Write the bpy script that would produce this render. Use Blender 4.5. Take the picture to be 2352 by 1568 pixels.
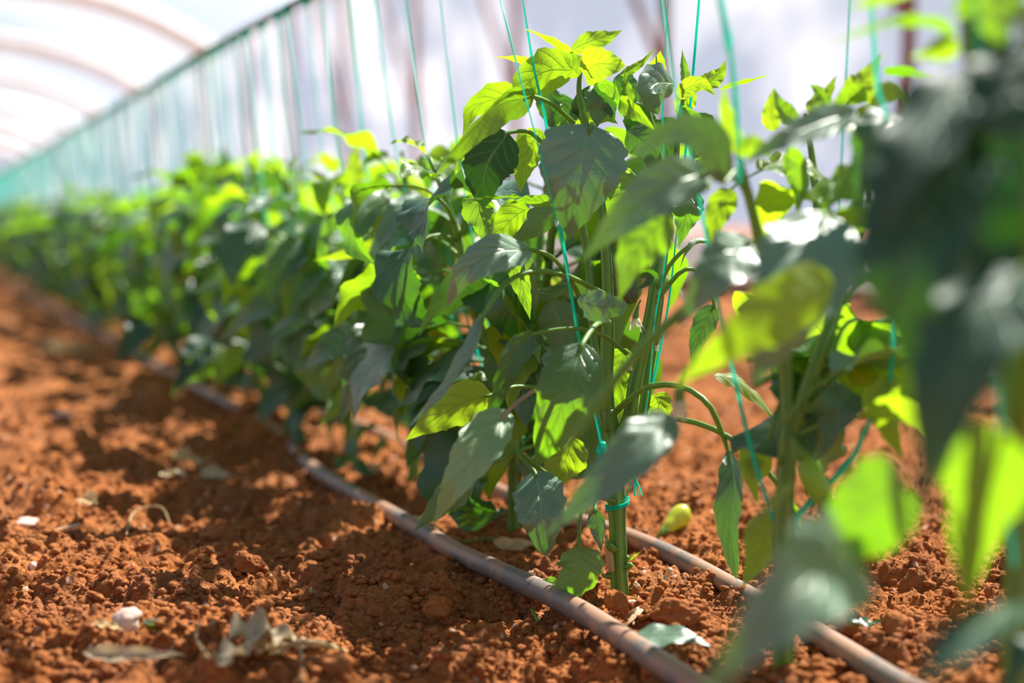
import bpy, math, random
import numpy as np
from mathutils import Vector, Matrix

for o in list(bpy.data.objects):
    bpy.data.objects.remove(o)
SC = bpy.context.scene
COL = SC.collection
PI = math.pi

# ------------------------------------------------------------------ camera
W, H, LENS = 2352, 1568, 50.0
F = W * LENS / 36.0
CAM_H = 0.30
PITCH = math.atan((784 - 510) / F)
THETA = math.atan(((1176 + 200) / F) * math.cos(PITCH))      # the row runs off to the left
cd = bpy.data.cameras.new('camera')
cam = bpy.data.objects.new('camera', cd)
COL.objects.link(cam)
cam.location = (0, 0, CAM_H)
cam.rotation_euler = (PI / 2 - PITCH, 0, 0)
cd.lens = LENS
cd.sensor_width = 36.0
cd.sensor_fit = 'HORIZONTAL'
cd.clip_start = 0.02
cd.clip_end = 400
cd.dof.use_dof = True
cd.dof.focus_distance = 1.13
cd.dof.aperture_fstop = 2.6
SC.camera = cam

# ------------------------------------------------------------------ sky, sun, exposure
SUN_DIR = Vector((0.43, 0.46, 0.78)).normalized()            # towards the sun
wd = bpy.data.worlds.new('world')
SC.world = wd
wd.use_nodes = True
nt = wd.node_tree
nt.nodes.clear()
n_out = nt.nodes.new('ShaderNodeOutputWorld')
n_bg = nt.nodes.new('ShaderNodeBackground')
n_tc = nt.nodes.new('ShaderNodeTexCoord')
n_sx = nt.nodes.new('ShaderNodeSeparateXYZ')
n_rp = nt.nodes.new('ShaderNodeValToRGB')
nt.links.new(n_tc.outputs['Generated'], n_sx.inputs[0])
nt.links.new(n_sx.outputs['Z'], n_rp.inputs[0])
nt.links.new(n_rp.outputs[0], n_bg.inputs['Color'])
nt.links.new(n_bg.outputs[0], n_out.inputs['Surface'])
e = n_rp.color_ramp.elements
e[0].position = 0.0
e[0].color = (0.56, 0.60, 0.76, 1)
e[1].position = 0.75
e[1].color = (0.20, 0.27, 0.40, 1)
m_ = e.new(0.30)
m_.color = (0.62, 0.68, 0.80, 1)
n_bg.inputs['Strength'].default_value = 0.78
sd = bpy.data.lights.new('sun', 'SUN')
sun = bpy.data.objects.new('sun', sd)
COL.objects.link(sun)
sd.energy = 10.0
sd.color = (1.0, 0.95, 0.86)
sd.angle = math.radians(0.8)
sun.rotation_euler = SUN_DIR.to_track_quat('Z', 'Y').to_euler()
SC.view_settings.view_transform = 'Standard'
SC.view_settings.look = 'None'
SC.view_settings.gamma = 1.0
SC.view_settings.use_curve_mapping = False
SC.view_settings.exposure = 0.32
SC.cycles.use_denoising = True
SC.cycles.max_bounces = 8
SC.cycles.diffuse_bounces = 3
SC.cycles.glossy_bounces = 2
SC.cycles.transmission_bounces = 4
SC.cycles.transparent_max_bounces = 8
SC.cycles.sample_clamp_indirect = 6.0

# ------------------------------------------------------------------ geometry helpers
CAM = np.array([0, 0, CAM_H])
FWD = np.array([0, math.cos(PITCH), -math.sin(PITCH)])
UP = np.array([0, math.sin(PITCH), math.cos(PITCH)])
RT = np.array([1.0, 0, 0])
U = np.array([-math.sin(THETA), math.cos(THETA), 0])         # along the row
NV = np.array([math.cos(THETA), math.sin(THETA), 0])         # across the row, away from the path
ROW_N = 0.52


def at(px, py, d):
    return CAM + FWD * d + RT * ((px - W / 2) / F * d) + UP * ((H / 2 - py) / F * d)


def ground_at(px, py, z=0.0):
    v = at(px, py, 1.0) - CAM
    return CAM + v * ((z - CAM_H) / v[2])


def proj(p):
    q = np.asarray(p) - CAM
    d = q @ FWD
    return W / 2 + (q @ RT) / d * F, H / 2 - (q @ UP) / d * F, d


def sn(s, n, z=0.0):
    return U * s + NV * n + np.array([0, 0, z])


def hash2(ix, iy, seed):
    h = np.sin(ix * 127.1 + iy * 311.7 + seed * 74.7) * 43758.5453
    return h - np.floor(h)


def vnoise(x, y, seed=0):
    ix, iy = np.floor(x), np.floor(y)
    fx, fy = x - ix, y - iy
    fx = fx * fx * (3 - 2 * fx)
    fy = fy * fy * (3 - 2 * fy)
    a, b = hash2(ix, iy, seed), hash2(ix + 1, iy, seed)
    c, d = hash2(ix, iy + 1, seed), hash2(ix + 1, iy + 1, seed)
    return (a * (1 - fx) + b * fx) * (1 - fy) + (c * (1 - fx) + d * fx) * fy - 0.5


def fbm(x, y, seed=0, octaves=4):
    v, a = 0, 1.0
    for o in range(octaves):
        v = v + a * vnoise(x, y, seed + o * 13)
        x, y, a = x * 2.03 + 3.1, y * 2.03 + 1.7, a * 0.5
    return v


def lumps(x, y, cell, seed, prob=0.8):
    """rounded crumbs: the highest of the ball caps scattered one to a cell"""
    gx, gy = x / cell, y / cell
    ix, iy = np.floor(gx), np.floor(gy)
    best = np.zeros_like(x)
    for dx in (-1, 0, 1):
        for dy in (-1, 0, 1):
            cx, cy = ix + dx, iy + dy
            px_, py_ = cx + hash2(cx, cy, seed), cy + hash2(cx, cy, seed + 1)
            r = (0.25 + 0.6 * hash2(cx, cy, seed + 2)) * (hash2(cx, cy, seed + 3) < prob)
            d2 = (gx - px_) ** 2 + (gy - py_) ** 2
            best = np.maximum(best, np.sqrt(np.maximum(r * r - d2, 0)))
    return best * cell


def soil_height(x, y):
    x = np.asarray(x, float)
    y = np.asarray(y, float)
    s = x * U[0] + y * U[1]
    n = x * NV[0] + y * NV[1]
    z = 0.030 * fbm(x * 3.2, y * 3.2, 5, 3)
    z += 0.020 * fbm(x * 11, y * 11, 9, 3)
    row = np.exp(-((n - ROW_N) / 0.13) ** 2)                 # the trodden bed along the plants
    z *= (1 - 0.72 * row)
    z += 0.010 * np.exp(-((n - 0.16) / 0.10) ** 2) - 0.004
    wx = x + 0.012 * vnoise(x * 60, y * 60, 3)
    wy = y + 0.012 * vnoise(x * 60, y * 60, 4)
    z += 0.36 * lumps(wx, wy, 0.060, 21, 0.22)
    z += 0.50 * lumps(wx, wy, 0.026, 31, 0.35)
    z += 0.65 * lumps(wx, wy, 0.0125, 41, 0.62)
    z += 0.85 * lumps(wx, wy, 0.0065, 51, 0.8)
    z += 0.006 * fbm(x * 70, y * 70, 61, 3)
    return z


def catmull(P, n, closed=False):
    P = np.asarray(P, float)
    if len(P) == 2:
        t = np.linspace(0, 1, n)[:, None]
        return P[0] * (1 - t) + P[1] * t
    Q = np.vstack([2 * P[0] - P[1], P, 2 * P[-1] - P[-2]])
    m = len(P) - 1
    out = []
    for t in np.linspace(0, m - 1e-9, n):
        i = int(t)
        f = t - i
        a, b, c, d = Q[i], Q[i + 1], Q[i + 2], Q[i + 3]
        out.append(0.5 * ((2 * b) + (c - a) * f + (2 * a - 5 * b + 4 * c - d) * f * f + (3 * b - a - 3 * c + d) * f ** 3))
    return np.array(out)


def norm(v):
    return v / (np.linalg.norm(v, axis=-1, keepdims=True) + 1e-12)


def mesh_from(name, V, Fq, mat, uv=None, smooth=True):
    me = bpy.data.meshes.new(name)
    me.from_pydata([tuple(v) for v in np.asarray(V, float)], [], [tuple(int(k) for k in f) for f in Fq])
    if uv is not None:
        ul = me.uv_layers.new(name='UVMap')
        idx = np.empty(len(me.loops), dtype=np.int32)
        me.loops.foreach_get('vertex_index', idx)
        ul.data.foreach_set('uv', np.asarray(uv, np.float32)[idx].ravel())
    if smooth:
        me.polygons.foreach_set('use_smooth', np.ones(len(me.polygons), dtype=bool))
    if mat is not None:
        for m in (mat if isinstance(mat, (list, tuple)) else [mat]):
            me.materials.append(m)
    me.update()
    return me


def link(name, me, parent=None, loc=None):
    o = bpy.data.objects.new(name, me)
    COL.objects.link(o)
    if parent is not None:
        o.parent = parent
    if loc is not None:
        o.location = tuple(loc)
    return o


def tag(o, label=None, cat=None, group=None, kind=None):
    if label:
        o['label'] = label
    if cat:
        o['category'] = cat
    if group:
        o['group'] = group
    if kind:
        o['kind'] = kind
    return o


def thing(name, loc, label, cat, group=None):
    o = bpy.data.objects.new(name, None)
    COL.objects.link(o)
    o.location = tuple(loc)
    o.empty_display_size = 0.05
    return tag(o, label, cat, group)


def frames(P):
    T = norm(np.gradient(P, axis=0))
    ref = np.array([0, 0, 1.0]) if abs(T[0][2]) < 0.8 else np.array([1.0, 0, 0])
    A = norm(np.cross(ref, T[0]))
    S = []
    for t in T:
        A = norm(A - t * (A @ t))
        S.append(A)
    S = np.array(S)
    return T, S, np.cross(T, S)


def tube_geo(P, r, k=8, ridge=0.0, nr=5, lump=0.0, seed=0, cap=True):
    P = np.asarray(P, float)
    m = len(P)
    r = np.interp(np.linspace(0, 1, m), np.linspace(0, 1, len(r)), r) if hasattr(r, '__len__') else np.full(m, r)
    if lump:
        rs = np.random.RandomState(seed)
        bump = np.zeros(m)
        for _ in range(max(2, m // 5)):
            bump += rs.uniform(0.3, 1) * np.exp(-((np.arange(m) - rs.uniform(0, m)) / 1.2) ** 2)
        r = r * (1 + lump * bump)
    _, A, B = frames(P)
    th = np.arange(k) * 2 * PI / k
    mod = 1 + ridge * np.cos(nr * th)
    V = P[:, None, :] + (A[:, None, :] * np.cos(th)[None, :, None] + B[:, None, :] * np.sin(th)[None, :, None]) * (r[:, None] * mod[None, :])[:, :, None]
    V = V.reshape(-1, 3)
    Fq = [(i * k + j, i * k + (j + 1) % k, (i + 1) * k + (j + 1) % k, (i + 1) * k + j) for i in range(m - 1) for j in range(k)]
    uv = np.stack([np.repeat(np.linspace(0, 1, m), k), np.tile(np.arange(k) / k, m)], 1)
    if cap:
        Fq.append(tuple(range(k))[::-1])
        Fq.append(tuple((m - 1) * k + j for j in range(k)))
    return V, Fq, uv


def merge(geos):
    Vs, Fs, Us, b = [], [], [], 0
    for V, Fq, uv in geos:
        Vs.append(V)
        Us.append(uv if uv is not None else np.zeros((len(V), 2)))
        Fs += [tuple(b + i for i in f) for f in Fq]
        b += len(V)
    return np.vstack(Vs), Fs, np.vstack(Us)


# ------------------------------------------------------------------ materials
class NG:
    def __init__(self, name):
        self.m = bpy.data.materials.new(name)
        self.m.use_nodes = True
        self.t = self.m.node_tree
        self.t.nodes.clear()
        self.out = self.t.nodes.new('ShaderNodeOutputMaterial')

    def n(self, kind, ins=None, **props):
        x = self.t.nodes.new(kind)
        for k, v in props.items():
            setattr(x, k, v)
        for k, v in (ins or {}).items():
            s = x.inputs[k]
            if isinstance(v, bpy.types.NodeSocket):
                self.t.links.new(v, s)
            else:
                s.default_value = v
        return x

    def math(self, op, a, b=0.0, c=0.0, clamp=False):
        x = self.n('ShaderNodeMath', {0: a, 1: b, 2: c}, operation=op)
        x.use_clamp = clamp
        return x.outputs[0]

    def mix(self, fac, a, b):
        x = self.n('ShaderNodeMix', data_type='RGBA')
        for k, v in ((0, fac), (6, a), (7, b)):
            if isinstance(v, bpy.types.NodeSocket):
                self.t.links.new(v, x.inputs[k])
            else:
                x.inputs[k].default_value = v
        return x.outputs[2]

    def noise(self, scale, detail=4, rough=0.55, vec=None, out='Fac'):
        x = self.n('ShaderNodeTexNoise', {'Scale': scale, 'Detail': detail, 'Roughness': rough})
        if vec is not None:
            self.t.links.new(vec, x.inputs['Vector'])
        return x.outputs[out]

    def ramp(self, fac, stops):
        x = self.n('ShaderNodeValToRGB', {0: fac})
        el = x.color_ramp.elements
        el[0].position, el[0].color = stops[0][0], stops[0][1]
        el[1].position, el[1].color = stops[-1][0], stops[-1][1]
        for p, c in stops[1:-1]:
            q = el.new(p)
            q.color = c
        return x.outputs[0]

    def done(self, shader):
        self.t.links.new(shader, self.out.inputs['Surface'])
        return self.m


def C(r, g, b):
    return (r, g, b, 1.0)


def leaf_material(name, front, back, glow, rough, trans, spec=0.5):
    g = NG(name)
    uv = g.n('ShaderNodeUVMap').outputs[0]
    sep = g.n('ShaderNodeSeparateXYZ', {0: uv})
    t, v = sep.outputs[0], sep.outputs[1]
    s = g.math('ABSOLUTE', g.math('MULTIPLY_ADD', v, 2.0, -1.0))
    # side veins sweep forward from the midrib
    ph = g.math('SUBTRACT', g.math('MULTIPLY', t, 6.5), g.math('MULTIPLY', g.math('POWER', s, 0.85), 1.9))
    fr = g.math('ABSOLUTE', g.math('SUBTRACT', g.math('FRACT', ph), 0.5))
    side = g.math('SUBTRACT', 1.0, g.math('MULTIPLY', fr, 11.0), clamp=True)
    side = g.math('MULTIPLY', side, g.math('SUBTRACT', 1.0, g.math('POWER', s, 3.0), clamp=True))
    midr = g.math('SUBTRACT', 1.0, g.math('MULTIPLY', s, 18.0), clamp=True)
    vein = g.math('MAXIMUM', midr, g.math('MULTIPLY', side, 0.7))
    rnd = g.n('ShaderNodeObjectInfo').outputs['Random']
    tc = g.n('ShaderNodeTexCoord').outputs['Object']
    mot = g.noise(34, 3, 0.6, tc)
    var = g.math('ADD', g.math('MULTIPLY', rnd, 0.6), g.math('MULTIPLY', mot, 0.5))
    f2 = tuple(min(1, c * 1.55) for c in front[:3]) + (1,)
    colf = g.mix(var, front, f2)
    colf = g.mix(g.math('MULTIPLY', vein, 0.65), colf, C(0.17, 0.30, 0.13))
    back_ = g.mix(g.math('MULTIPLY', vein, 0.6), back, C(0.30, 0.42, 0.18))
    bf = g.n('ShaderNodeNewGeometry').outputs['Backfacing']
    base = g.mix(bf, colf, back_)
    g2 = (glow[0] * 0.62, glow[1] * 0.82, glow[2] * 0.7, 1)
    gl = g.mix(rnd, glow, g2)
    gl = g.mix(g.math('MULTIPLY', vein, 0.55), gl, (glow[0] * 0.38, glow[1] * 0.5, glow[2], 1))
    h = g.math('ADD', g.math('MULTIPLY', vein, -0.6), g.math('MULTIPLY', g.noise(260, 3, 0.6, tc), 0.35))
    bump = g.n('ShaderNodeBump', {'Strength': 0.6, 'Distance': 0.0016, 'Height': h}).outputs[0]
    ro = g.math('ADD', rough, g.math('MULTIPLY', bf, 0.15))
    p = g.n('ShaderNodeBsdfPrincipled', {'Base Color': base, 'Roughness': ro, 'Specular IOR Level': spec, 'Normal': bump})
    tr = g.n('ShaderNodeBsdfTranslucent', {'Color': gl, 'Normal': bump})
    mx = g.n('ShaderNodeMixShader', {0: trans, 1: p.outputs[0], 2: tr.outputs[0]})
    return g.done(mx.outputs[0])


def simple(name, col, rough=0.6, var=0.25, scale=60, bump=0.0, spec=0.4, trans=None, bscale=None):
    g = NG(name)
    tc = g.n('ShaderNodeTexCoord').outputs['Object']
    nz = g.noise(scale, 4, 0.6, tc)
    a = tuple(c * (1 - var) for c in col[:3]) + (1,)
    b = tuple(min(1, c * (1 + var)) for c in col[:3]) + (1,)
    cc = g.ramp(nz, [(0.3, a), (0.7, b)])
    ins = {'Base Color': cc, 'Roughness': rough, 'Specular IOR Level': spec}
    if bump:
        ins['Normal'] = g.n('ShaderNodeBump', {'Strength': bump, 'Distance': 0.002, 'Height': g.noise(bscale or scale * 3, 5, 0.65, tc)}).outputs[0]
    p = g.n('ShaderNodeBsdfPrincipled', ins).outputs[0]
    if trans:
        tr = g.n('ShaderNodeBsdfTranslucent', {'Color': trans[1]})
        p = g.n('ShaderNodeMixShader', {0: trans[0], 1: p, 2: tr.outputs[0]}).outputs[0]
    return g.done(p)


def soil_material(name, tint=1.0):
    g = NG(name)
    tc = g.n('ShaderNodeTexCoord').outputs['Object']
    big = g.noise(5, 4, 0.6, tc)
    fine = g.noise(190, 6, 0.7, tc)
    col = g.ramp(big, [(0.32, C(0.20 * tint, 0.060 * tint, 0.016 * tint)), (0.52, C(0.33 * tint, 0.108 * tint, 0.030 * tint)), (0.72, C(0.48 * tint, 0.195 * tint, 0.064 * tint))])
    col = g.mix(g.ramp(fine, [(0.35, C(0, 0, 0)), (0.68, C(1, 1, 1))]), col, C(0.45 * tint, 0.168 * tint, 0.056 * tint))
    dust = g.ramp(g.noise(9, 5, 0.7, g.n('ShaderNodeMapping', {'Vector': tc, 'Location': (3.0, 1.0, 0.0)}).outputs[0]), [(0.48, C(0, 0, 0)), (0.64, C(1, 1, 1))])
    col = g.mix(g.math('MULTIPLY', dust, 0.45), col, C(0.23 * tint, 0.105 * tint, 0.058 * tint))
    vo = g.n('ShaderNodeTexVoronoi', {'Scale': 120.0, 'Vector': tc})
    grit = g.math('GREATER_THAN', g.n('ShaderNodeSeparateColor', {0: vo.outputs['Color']}).outputs[0], 0.945)
    near = g.math('LESS_THAN', vo.outputs['Distance'], 0.33)
    col = g.mix(g.math('MULTIPLY', grit, near), col, C(0.58, 0.36, 0.25))
    vg = g.n('ShaderNodeTexVoronoi', {'Scale': 330.0, 'Vector': tc}, feature='SMOOTH_F1').outputs['Distance']
    hh = g.math('ADD', g.math('MULTIPLY', fine, 0.6), g.math('ADD', g.math('MULTIPLY', g.noise(700, 3, 0.7, tc), 0.35), g.math('MULTIPLY', vg, -0.7)))
    b = g.n('ShaderNodeBump', {'Strength': 0.9, 'Distance': 0.0045, 'Height': hh}).outputs[0]
    p = g.n('ShaderNodeBsdfPrincipled', {'Base Color': col, 'Roughness': 0.95, 'Specular IOR Level': 0.12, 'Normal': b})
    return g.done(p.outputs[0])


def film_material(name, white, lo, hi, scale, zs=1.0):
    g = NG(name)
    tc = g.n('ShaderNodeTexCoord').outputs['Object']
    mp = g.n('ShaderNodeMapping', {'Vector': tc, 'Scale': (1, 1, zs)}).outputs[0]
    nz = g.noise(scale, 3, 0.5, mp)
    fac = g.n('ShaderNodeMapRange', {'Value': nz, 'From Min': 0.42, 'From Max': 0.60, 'To Min': lo, 'To Max': hi}).outputs[0]
    tr = g.n('ShaderNodeBsdfTransparent', {'Color': C(0.96, 0.97, 0.98)})
    tl = g.n('ShaderNodeBsdfTranslucent', {'Color': white})
    return g.done(g.n('ShaderNodeMixShader', {0: fac, 1: tr.outputs[0], 2: tl.outputs[0]}).outputs[0])


M = {
    'leaf': leaf_material('pepper_leaf_mature', C(0.024, 0.075, 0.048), C(0.13, 0.21, 0.095), C(0.36, 0.70, 0.010), 0.36, 0.42, 0.8),
    'young': leaf_material('pepper_leaf_young', C(0.05, 0.14, 0.02), C(0.17, 0.28, 0.06), C(0.50, 0.76, 0.012), 0.40, 0.52, 0.6),
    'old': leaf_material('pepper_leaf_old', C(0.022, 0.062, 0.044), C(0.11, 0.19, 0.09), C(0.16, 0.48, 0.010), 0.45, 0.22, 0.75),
    'grey': leaf_material('pepper_leaf_grey_sheen', C(0.095, 0.165, 0.115), C(0.20, 0.35, 0.16), C(0.16, 0.50, 0.02), 0.38, 0.14, 0.9),  # pale sheen of the bright film roof put into the front colour
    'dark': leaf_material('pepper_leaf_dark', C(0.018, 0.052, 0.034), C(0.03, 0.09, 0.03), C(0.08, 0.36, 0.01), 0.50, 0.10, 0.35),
    'soil': soil_material('red_soil'),
    'clod': soil_material('red_soil_clod', 1.05),
    'stone': simple('pale_stone', C(0.60, 0.43, 0.36), 0.8, 0.3, 40, 0.3),
    'pipe': None,
    'twine': simple('turquoise_twine', C(0.0, 0.58, 0.47), 0.35, 0.12, 200, 0.0, 0.5, (0.5, C(0.02, 0.95, 0.78))),
    'rod': simple('dark_wire', C(0.07, 0.05, 0.04), 0.6, 0.4, 30),
    'rust': simple('rusty_steel', C(0.26, 0.10, 0.075), 0.75, 0.35, 8, 0.2),
    'steel': simple('galvanised_steel', C(0.72, 0.74, 0.76), 0.5, 0.2, 8),
    'dry': simple('dry_leaf', C(0.52, 0.38, 0.20), 0.8, 0.35, 90, 0.4, 0.2, (0.25, C(0.6, 0.42, 0.18))),
    'drygrey': simple('dry_leaf_grey', C(0.46, 0.37, 0.24), 0.8, 0.35, 90, 0.4, 0.2, (0.2, C(0.5, 0.4, 0.2))),
    'wood': simple('splintered_wood', C(0.50, 0.32, 0.19), 0.8, 0.45, 70, 0.6),
    'pepper': simple('pale_green_pepper', C(0.58, 0.62, 0.06), 0.25, 0.15, 25, 0.0, 0.5, (0.25, C(0.7, 0.8, 0.1))),
    'petal': simple('cream_petal', C(0.75, 0.75, 0.60), 0.5, 0.1, 60, 0.0, 0.4, (0.35, C(0.8, 0.8, 0.55))),
    'film': film_material('greenhouse_film_side', C(0.90, 0.93, 1.0), 0.02, 0.30, 1.1, 1.2),
    'film_roof': film_material('greenhouse_film_roof', C(0.84, 0.93, 1.0), 0.12, 0.21, 0.35),
    'board': simple('concrete_kerb', C(0.45, 0.40, 0.36), 0.9, 0.2, 10, 0.3),
}


def stem_material(name, c1, c2):
    g = NG(name)
    uv = g.n('ShaderNodeUVMap').outputs[0]
    sep = g.n('ShaderNodeSeparateXYZ', {0: uv})
    st = g.math('SINE', g.math('MULTIPLY', sep.outputs[1], 2 * PI * 5))
    tc = g.n('ShaderNodeTexCoord').outputs['Object']
    nz = g.noise(45, 4, 0.6, tc)
    f = g.math('ADD', g.math('MULTIPLY_ADD', st, 0.32, 0.3), g.math('MULTIPLY', nz, 0.4), clamp=True)
    col = g.mix(f, c1, c2)
    scar = g.ramp(g.noise(26, 2, 0.5, tc), [(0.66, C(0, 0, 0)), (0.74, C(1, 1, 1))])
    col = g.mix(g.math('MULTIPLY', scar, 0.6), col, C(0.10, 0.04, 0.025))
    p = g.n('ShaderNodeBsdfPrincipled', {'Base Color': col, 'Roughness': 0.45, 'Specular IOR Level': 0.45})
    tl = g.n('ShaderNodeBsdfTranslucent', {'Color': C(0.35, 0.55, 0.06)})
    return g.done(g.n('ShaderNodeMixShader', {0: 0.18, 1: p.outputs[0], 2: tl.outputs[0]}).outputs[0])


M['stem'] = stem_material('pepper_stem', C(0.030, 0.125, 0.018), C(0.22, 0.38, 0.075))
M['petiole'] = stem_material('pepper_petiole', C(0.045, 0.16, 0.018), C(0.20, 0.38, 0.06))
M['pinkpet'] = simple('pinkish_petiole', C(0.35, 0.24, 0.16), 0.5, 0.2, 60)


def pipe_material():
    g = NG('dusty_drip_pipe')
    tc = g.n('ShaderNodeTexCoord').outputs['Object']
    nor = g.n('ShaderNodeSeparateXYZ', {0: g.n('ShaderNodeNewGeometry').outputs['Normal']}).outputs[2]
    d = g.math('ADD', g.math('MULTIPLY', g.noise(28, 5, 0.65, tc), 1.0), g.math('MULTIPLY', nor, 0.10))
    dust = g.ramp(d, [(0.50, C(0, 0, 0)), (0.60, C(1, 1, 1))])
    col = g.mix(g.math('MULTIPLY', dust, 0.85), C(0.15, 0.125, 0.11), C(0.38, 0.19, 0.11))
    col = g.mix(g.math('MULTIPLY', g.noise(220, 4, 0.7, tc), 0.35), col, C(0.32, 0.26, 0.22))
    p = g.n('ShaderNodeBsdfPrincipled', {'Base Color': col, 'Roughness': 0.5, 'Specular IOR Level': 0.4})
    return g.done(p.outputs[0])


M['pipe'] = pipe_material()

# ------------------------------------------------------------------ ground


def spaced(lo, hi, fine_lo, fine_hi, h, grow):
    mid = list(np.arange(fine_lo, fine_hi + h / 2, h))
    a, st = mid[-1], h
    while a < hi:
        st *= grow
        a += st
        mid.append(a)
    a, st = mid[0], h
    pre = []
    while a > lo:
        st *= grow
        a -= st
        pre.append(a)
    return np.array(pre[::-1] + mid)


xs = spaced(-45, 30, -0.46, 0.42, 0.0018, 1.026)
ys = spaced(-4, 75, 0.88, 1.36, 0.0018, 1.0125)
GX, GY = np.meshgrid(xs, ys)
GZ = soil_height(GX, GY)
fade = np.clip(1.4 - np.hypot(GX, GY) / 18.0, 0.25, 1)
GV = np.stack([GX, GY, GZ * fade], 2).reshape(-1, 3)
nx, ny = len(xs), len(ys)
ii, jj = np.meshgrid(np.arange(nx - 1), np.arange(ny - 1))
q = (jj * nx + ii).ravel()
FQ = np.stack([q, q + 1, q + 1 + nx, q + nx], 1).astype(np.int32)
gm = bpy.data.meshes.new('ground')
gm.vertices.add(len(GV))
gm.vertices.foreach_set('co', GV.astype(np.float32).ravel())
gm.loops.add(FQ.size)
gm.loops.foreach_set('vertex_index', FQ.ravel())
gm.polygons.add(len(FQ))
gm.polygons.foreach_set('loop_start', np.arange(0, FQ.size, 4, dtype=np.int32))
gm.polygons.foreach_set('loop_total', np.full(len(FQ), 4, dtype=np.int32))
gm.update(calc_edges=True)
gm.validate()
gm.polygons.foreach_set('use_smooth', np.ones(len(gm.polygons), dtype=bool))
gm.materials.append(M['soil'])
tag(link('ground', gm), 'red-brown cloddy soil floor of the greenhouse', 'ground', kind='structure')


def ico(sub=1):
    import bmesh
    bm = bmesh.new()
    bmesh.ops.create_icosphere(bm, subdivisions=sub, radius=1)
    V = np.array([v.co[:] for v in bm.verts])
    Fq = [tuple(v.index for v in f.verts) for f in bm.faces]
    bm.free()
    return V, Fq


def rock_geo(r, seed, sub=3, squash=0.75, rough=0.22):
    V, Fq = ico(sub)
    rs = np.random.RandomState(seed)
    d = np.zeros(len(V))
    for k, a in ((1.6, 1.0), (3.2, 0.55), (6.5, 0.30), (13, 0.16)):
        for _ in range(5):
            w = norm(rs.normal(size=3)) * k
            d += a * np.sin(V @ w * 2 + rs.uniform(0, 6.28)) / 5 * 2
    for _ in range(7):                                       # broken facets
        n_ = norm(rs.normal(size=3))
        c = rs.uniform(0.55, 0.9)
        dot = V @ n_
        V = V - np.maximum(dot - c, 0)[:, None] * n_ * 0.8
    V = V * (1 + rough * d)[:, None] * r * rs.uniform(0.8, 1.2, 3)
    V[:, 2] *= squash
    return V, Fq, None


# loose crumbs of soil that nobody could count
rs = np.random.RandomState(4)
base_ico = [rock_geo(1.0, 900 + k, 1, 0.8, 0.30) for k in range(6)]
NCR = 34000
dd = 0.90 + 1.7 * rs.uniform(size=NCR) ** 1.9
cx = (rs.uniform(-80, 2440, NCR) - W / 2) / F * dd
rr_ = 0.0011 + 0.0042 * rs.uniform(size=NCR) ** 3.2
cz = soil_height(cx, dd) + rr_ * 0.3
az = rs.uniform(0, 6.28, NCR)
BV = np.array([b_[0] for b_ in base_ico])
BF = np.array(base_ico[0][1])
Vb = BV[np.arange(NCR) % 6]
ca, sa = np.cos(az)[:, None], np.sin(az)[:, None]
Vx = Vb[:, :, 0] * ca - Vb[:, :, 1] * sa
Vy = Vb[:, :, 0] * sa + Vb[:, :, 1] * ca
V = np.stack([Vx, Vy, Vb[:, :, 2]], 2) * rr_[:, None, None] + np.stack([cx, dd, cz], 1)[:, None, :]
nvb = BV.shape[1]
Fq = (BF[None] + (np.arange(NCR) * nvb)[:, None, None]).reshape(-1, 3)
V = V.reshape(-1, 3)
tag(link('soil_crumbs', mesh_from('soil_crumbs', V, Fq.tolist(), M['clod'], smooth=True)), 'loose crumbs of red soil scattered over the ground', 'soil', kind='stuff')


def rest(px, py, dz=0.0):
    p = ground_at(px, py)
    for _ in range(6):
        z = float(soil_height(p[0], p[1]))
        p = ground_at(px, py, z)
    p[2] += dz
    return p


def clod(name, px, py, rpx, seed, label, cat, mat='clod', squash=0.75, sub=4, sink=0.45, rough=0.22):
    """rock or clod whose middle shows at px, py"""
    p = rest(px, py + rpx * 0.4)
    d = proj(p)[2]
    r = rpx * d / F
    V, Fq, _ = rock_geo(r, seed, sub, squash, rough)
    o = link(name, mesh_from(name, V, Fq, M[mat]), None, p + np.array([0, 0, r * squash * sink]))
    return tag(o, label, cat)


clod('soil_clod', 1418, 1398, 30, 11, 'round brown soil clod leaning against the foot of the sharp pepper stem', 'clod', sub=5, squash=0.95, sink=1.0)
clod('soil_clod', 1945, 1438, 52, 12, 'big rounded tan clod beside the far drip pipe, left of its darker twin', 'clod', sub=5, sink=0.85)
clod('soil_clod', 2052, 1450, 46, 13, 'reddish lumpy clod just right of the big tan clod', 'clod', sub=5, sink=0.85)
clod('soil_clod', 2095, 1385, 38, 14, 'flat wedge-shaped brown clod on the heap behind the two big clods', 'clod', squash=0.6, sink=0.8)
clod('soil_clod', 2060, 1255, 42, 15, 'small brown heap of soil between the foreground leaves at right', 'clod', squash=0.7)
clod('soil_clod', 1560, 1395, 62, 16, 'wide low crumbly mound of soil right of the sharp pepper stem', 'clod', squash=0.5, sub=5)
clod('soil_clod', 1010, 1390, 34, 17, 'grey-brown clod in front of the near drip pipe below its bend', 'clod', sub=5)
clod('soil_clod', 570, 1300, 34, 18, 'sunlit orange clod standing alone on the path', 'clod', sub=5, sink=0.8)
clod('soil_clod', 735, 1285, 36, 19, 'grey crusted clod on the path near the drip pipe', 'clod', sub=5, sink=0.8)
clod('soil_clod', 745, 1530, 50, 20, 'glowing orange clod under the pale broken stalk at the bottom', 'clod')
clod('soil_clod', 500, 1215, 40, 22, 'long flat clod at the edge of the trodden hollow', 'clod', squash=0.45)
clod('soil_clod', 1320, 1458, 22, 23, 'small smooth clod resting against the near pipe', 'clod')
clod('stone', 292, 1428, 46, 31, 'pinkish white stone lying on the path at lower left', 'stone', 'stone', 0.62, 4, 0.5, 0.12)
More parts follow.
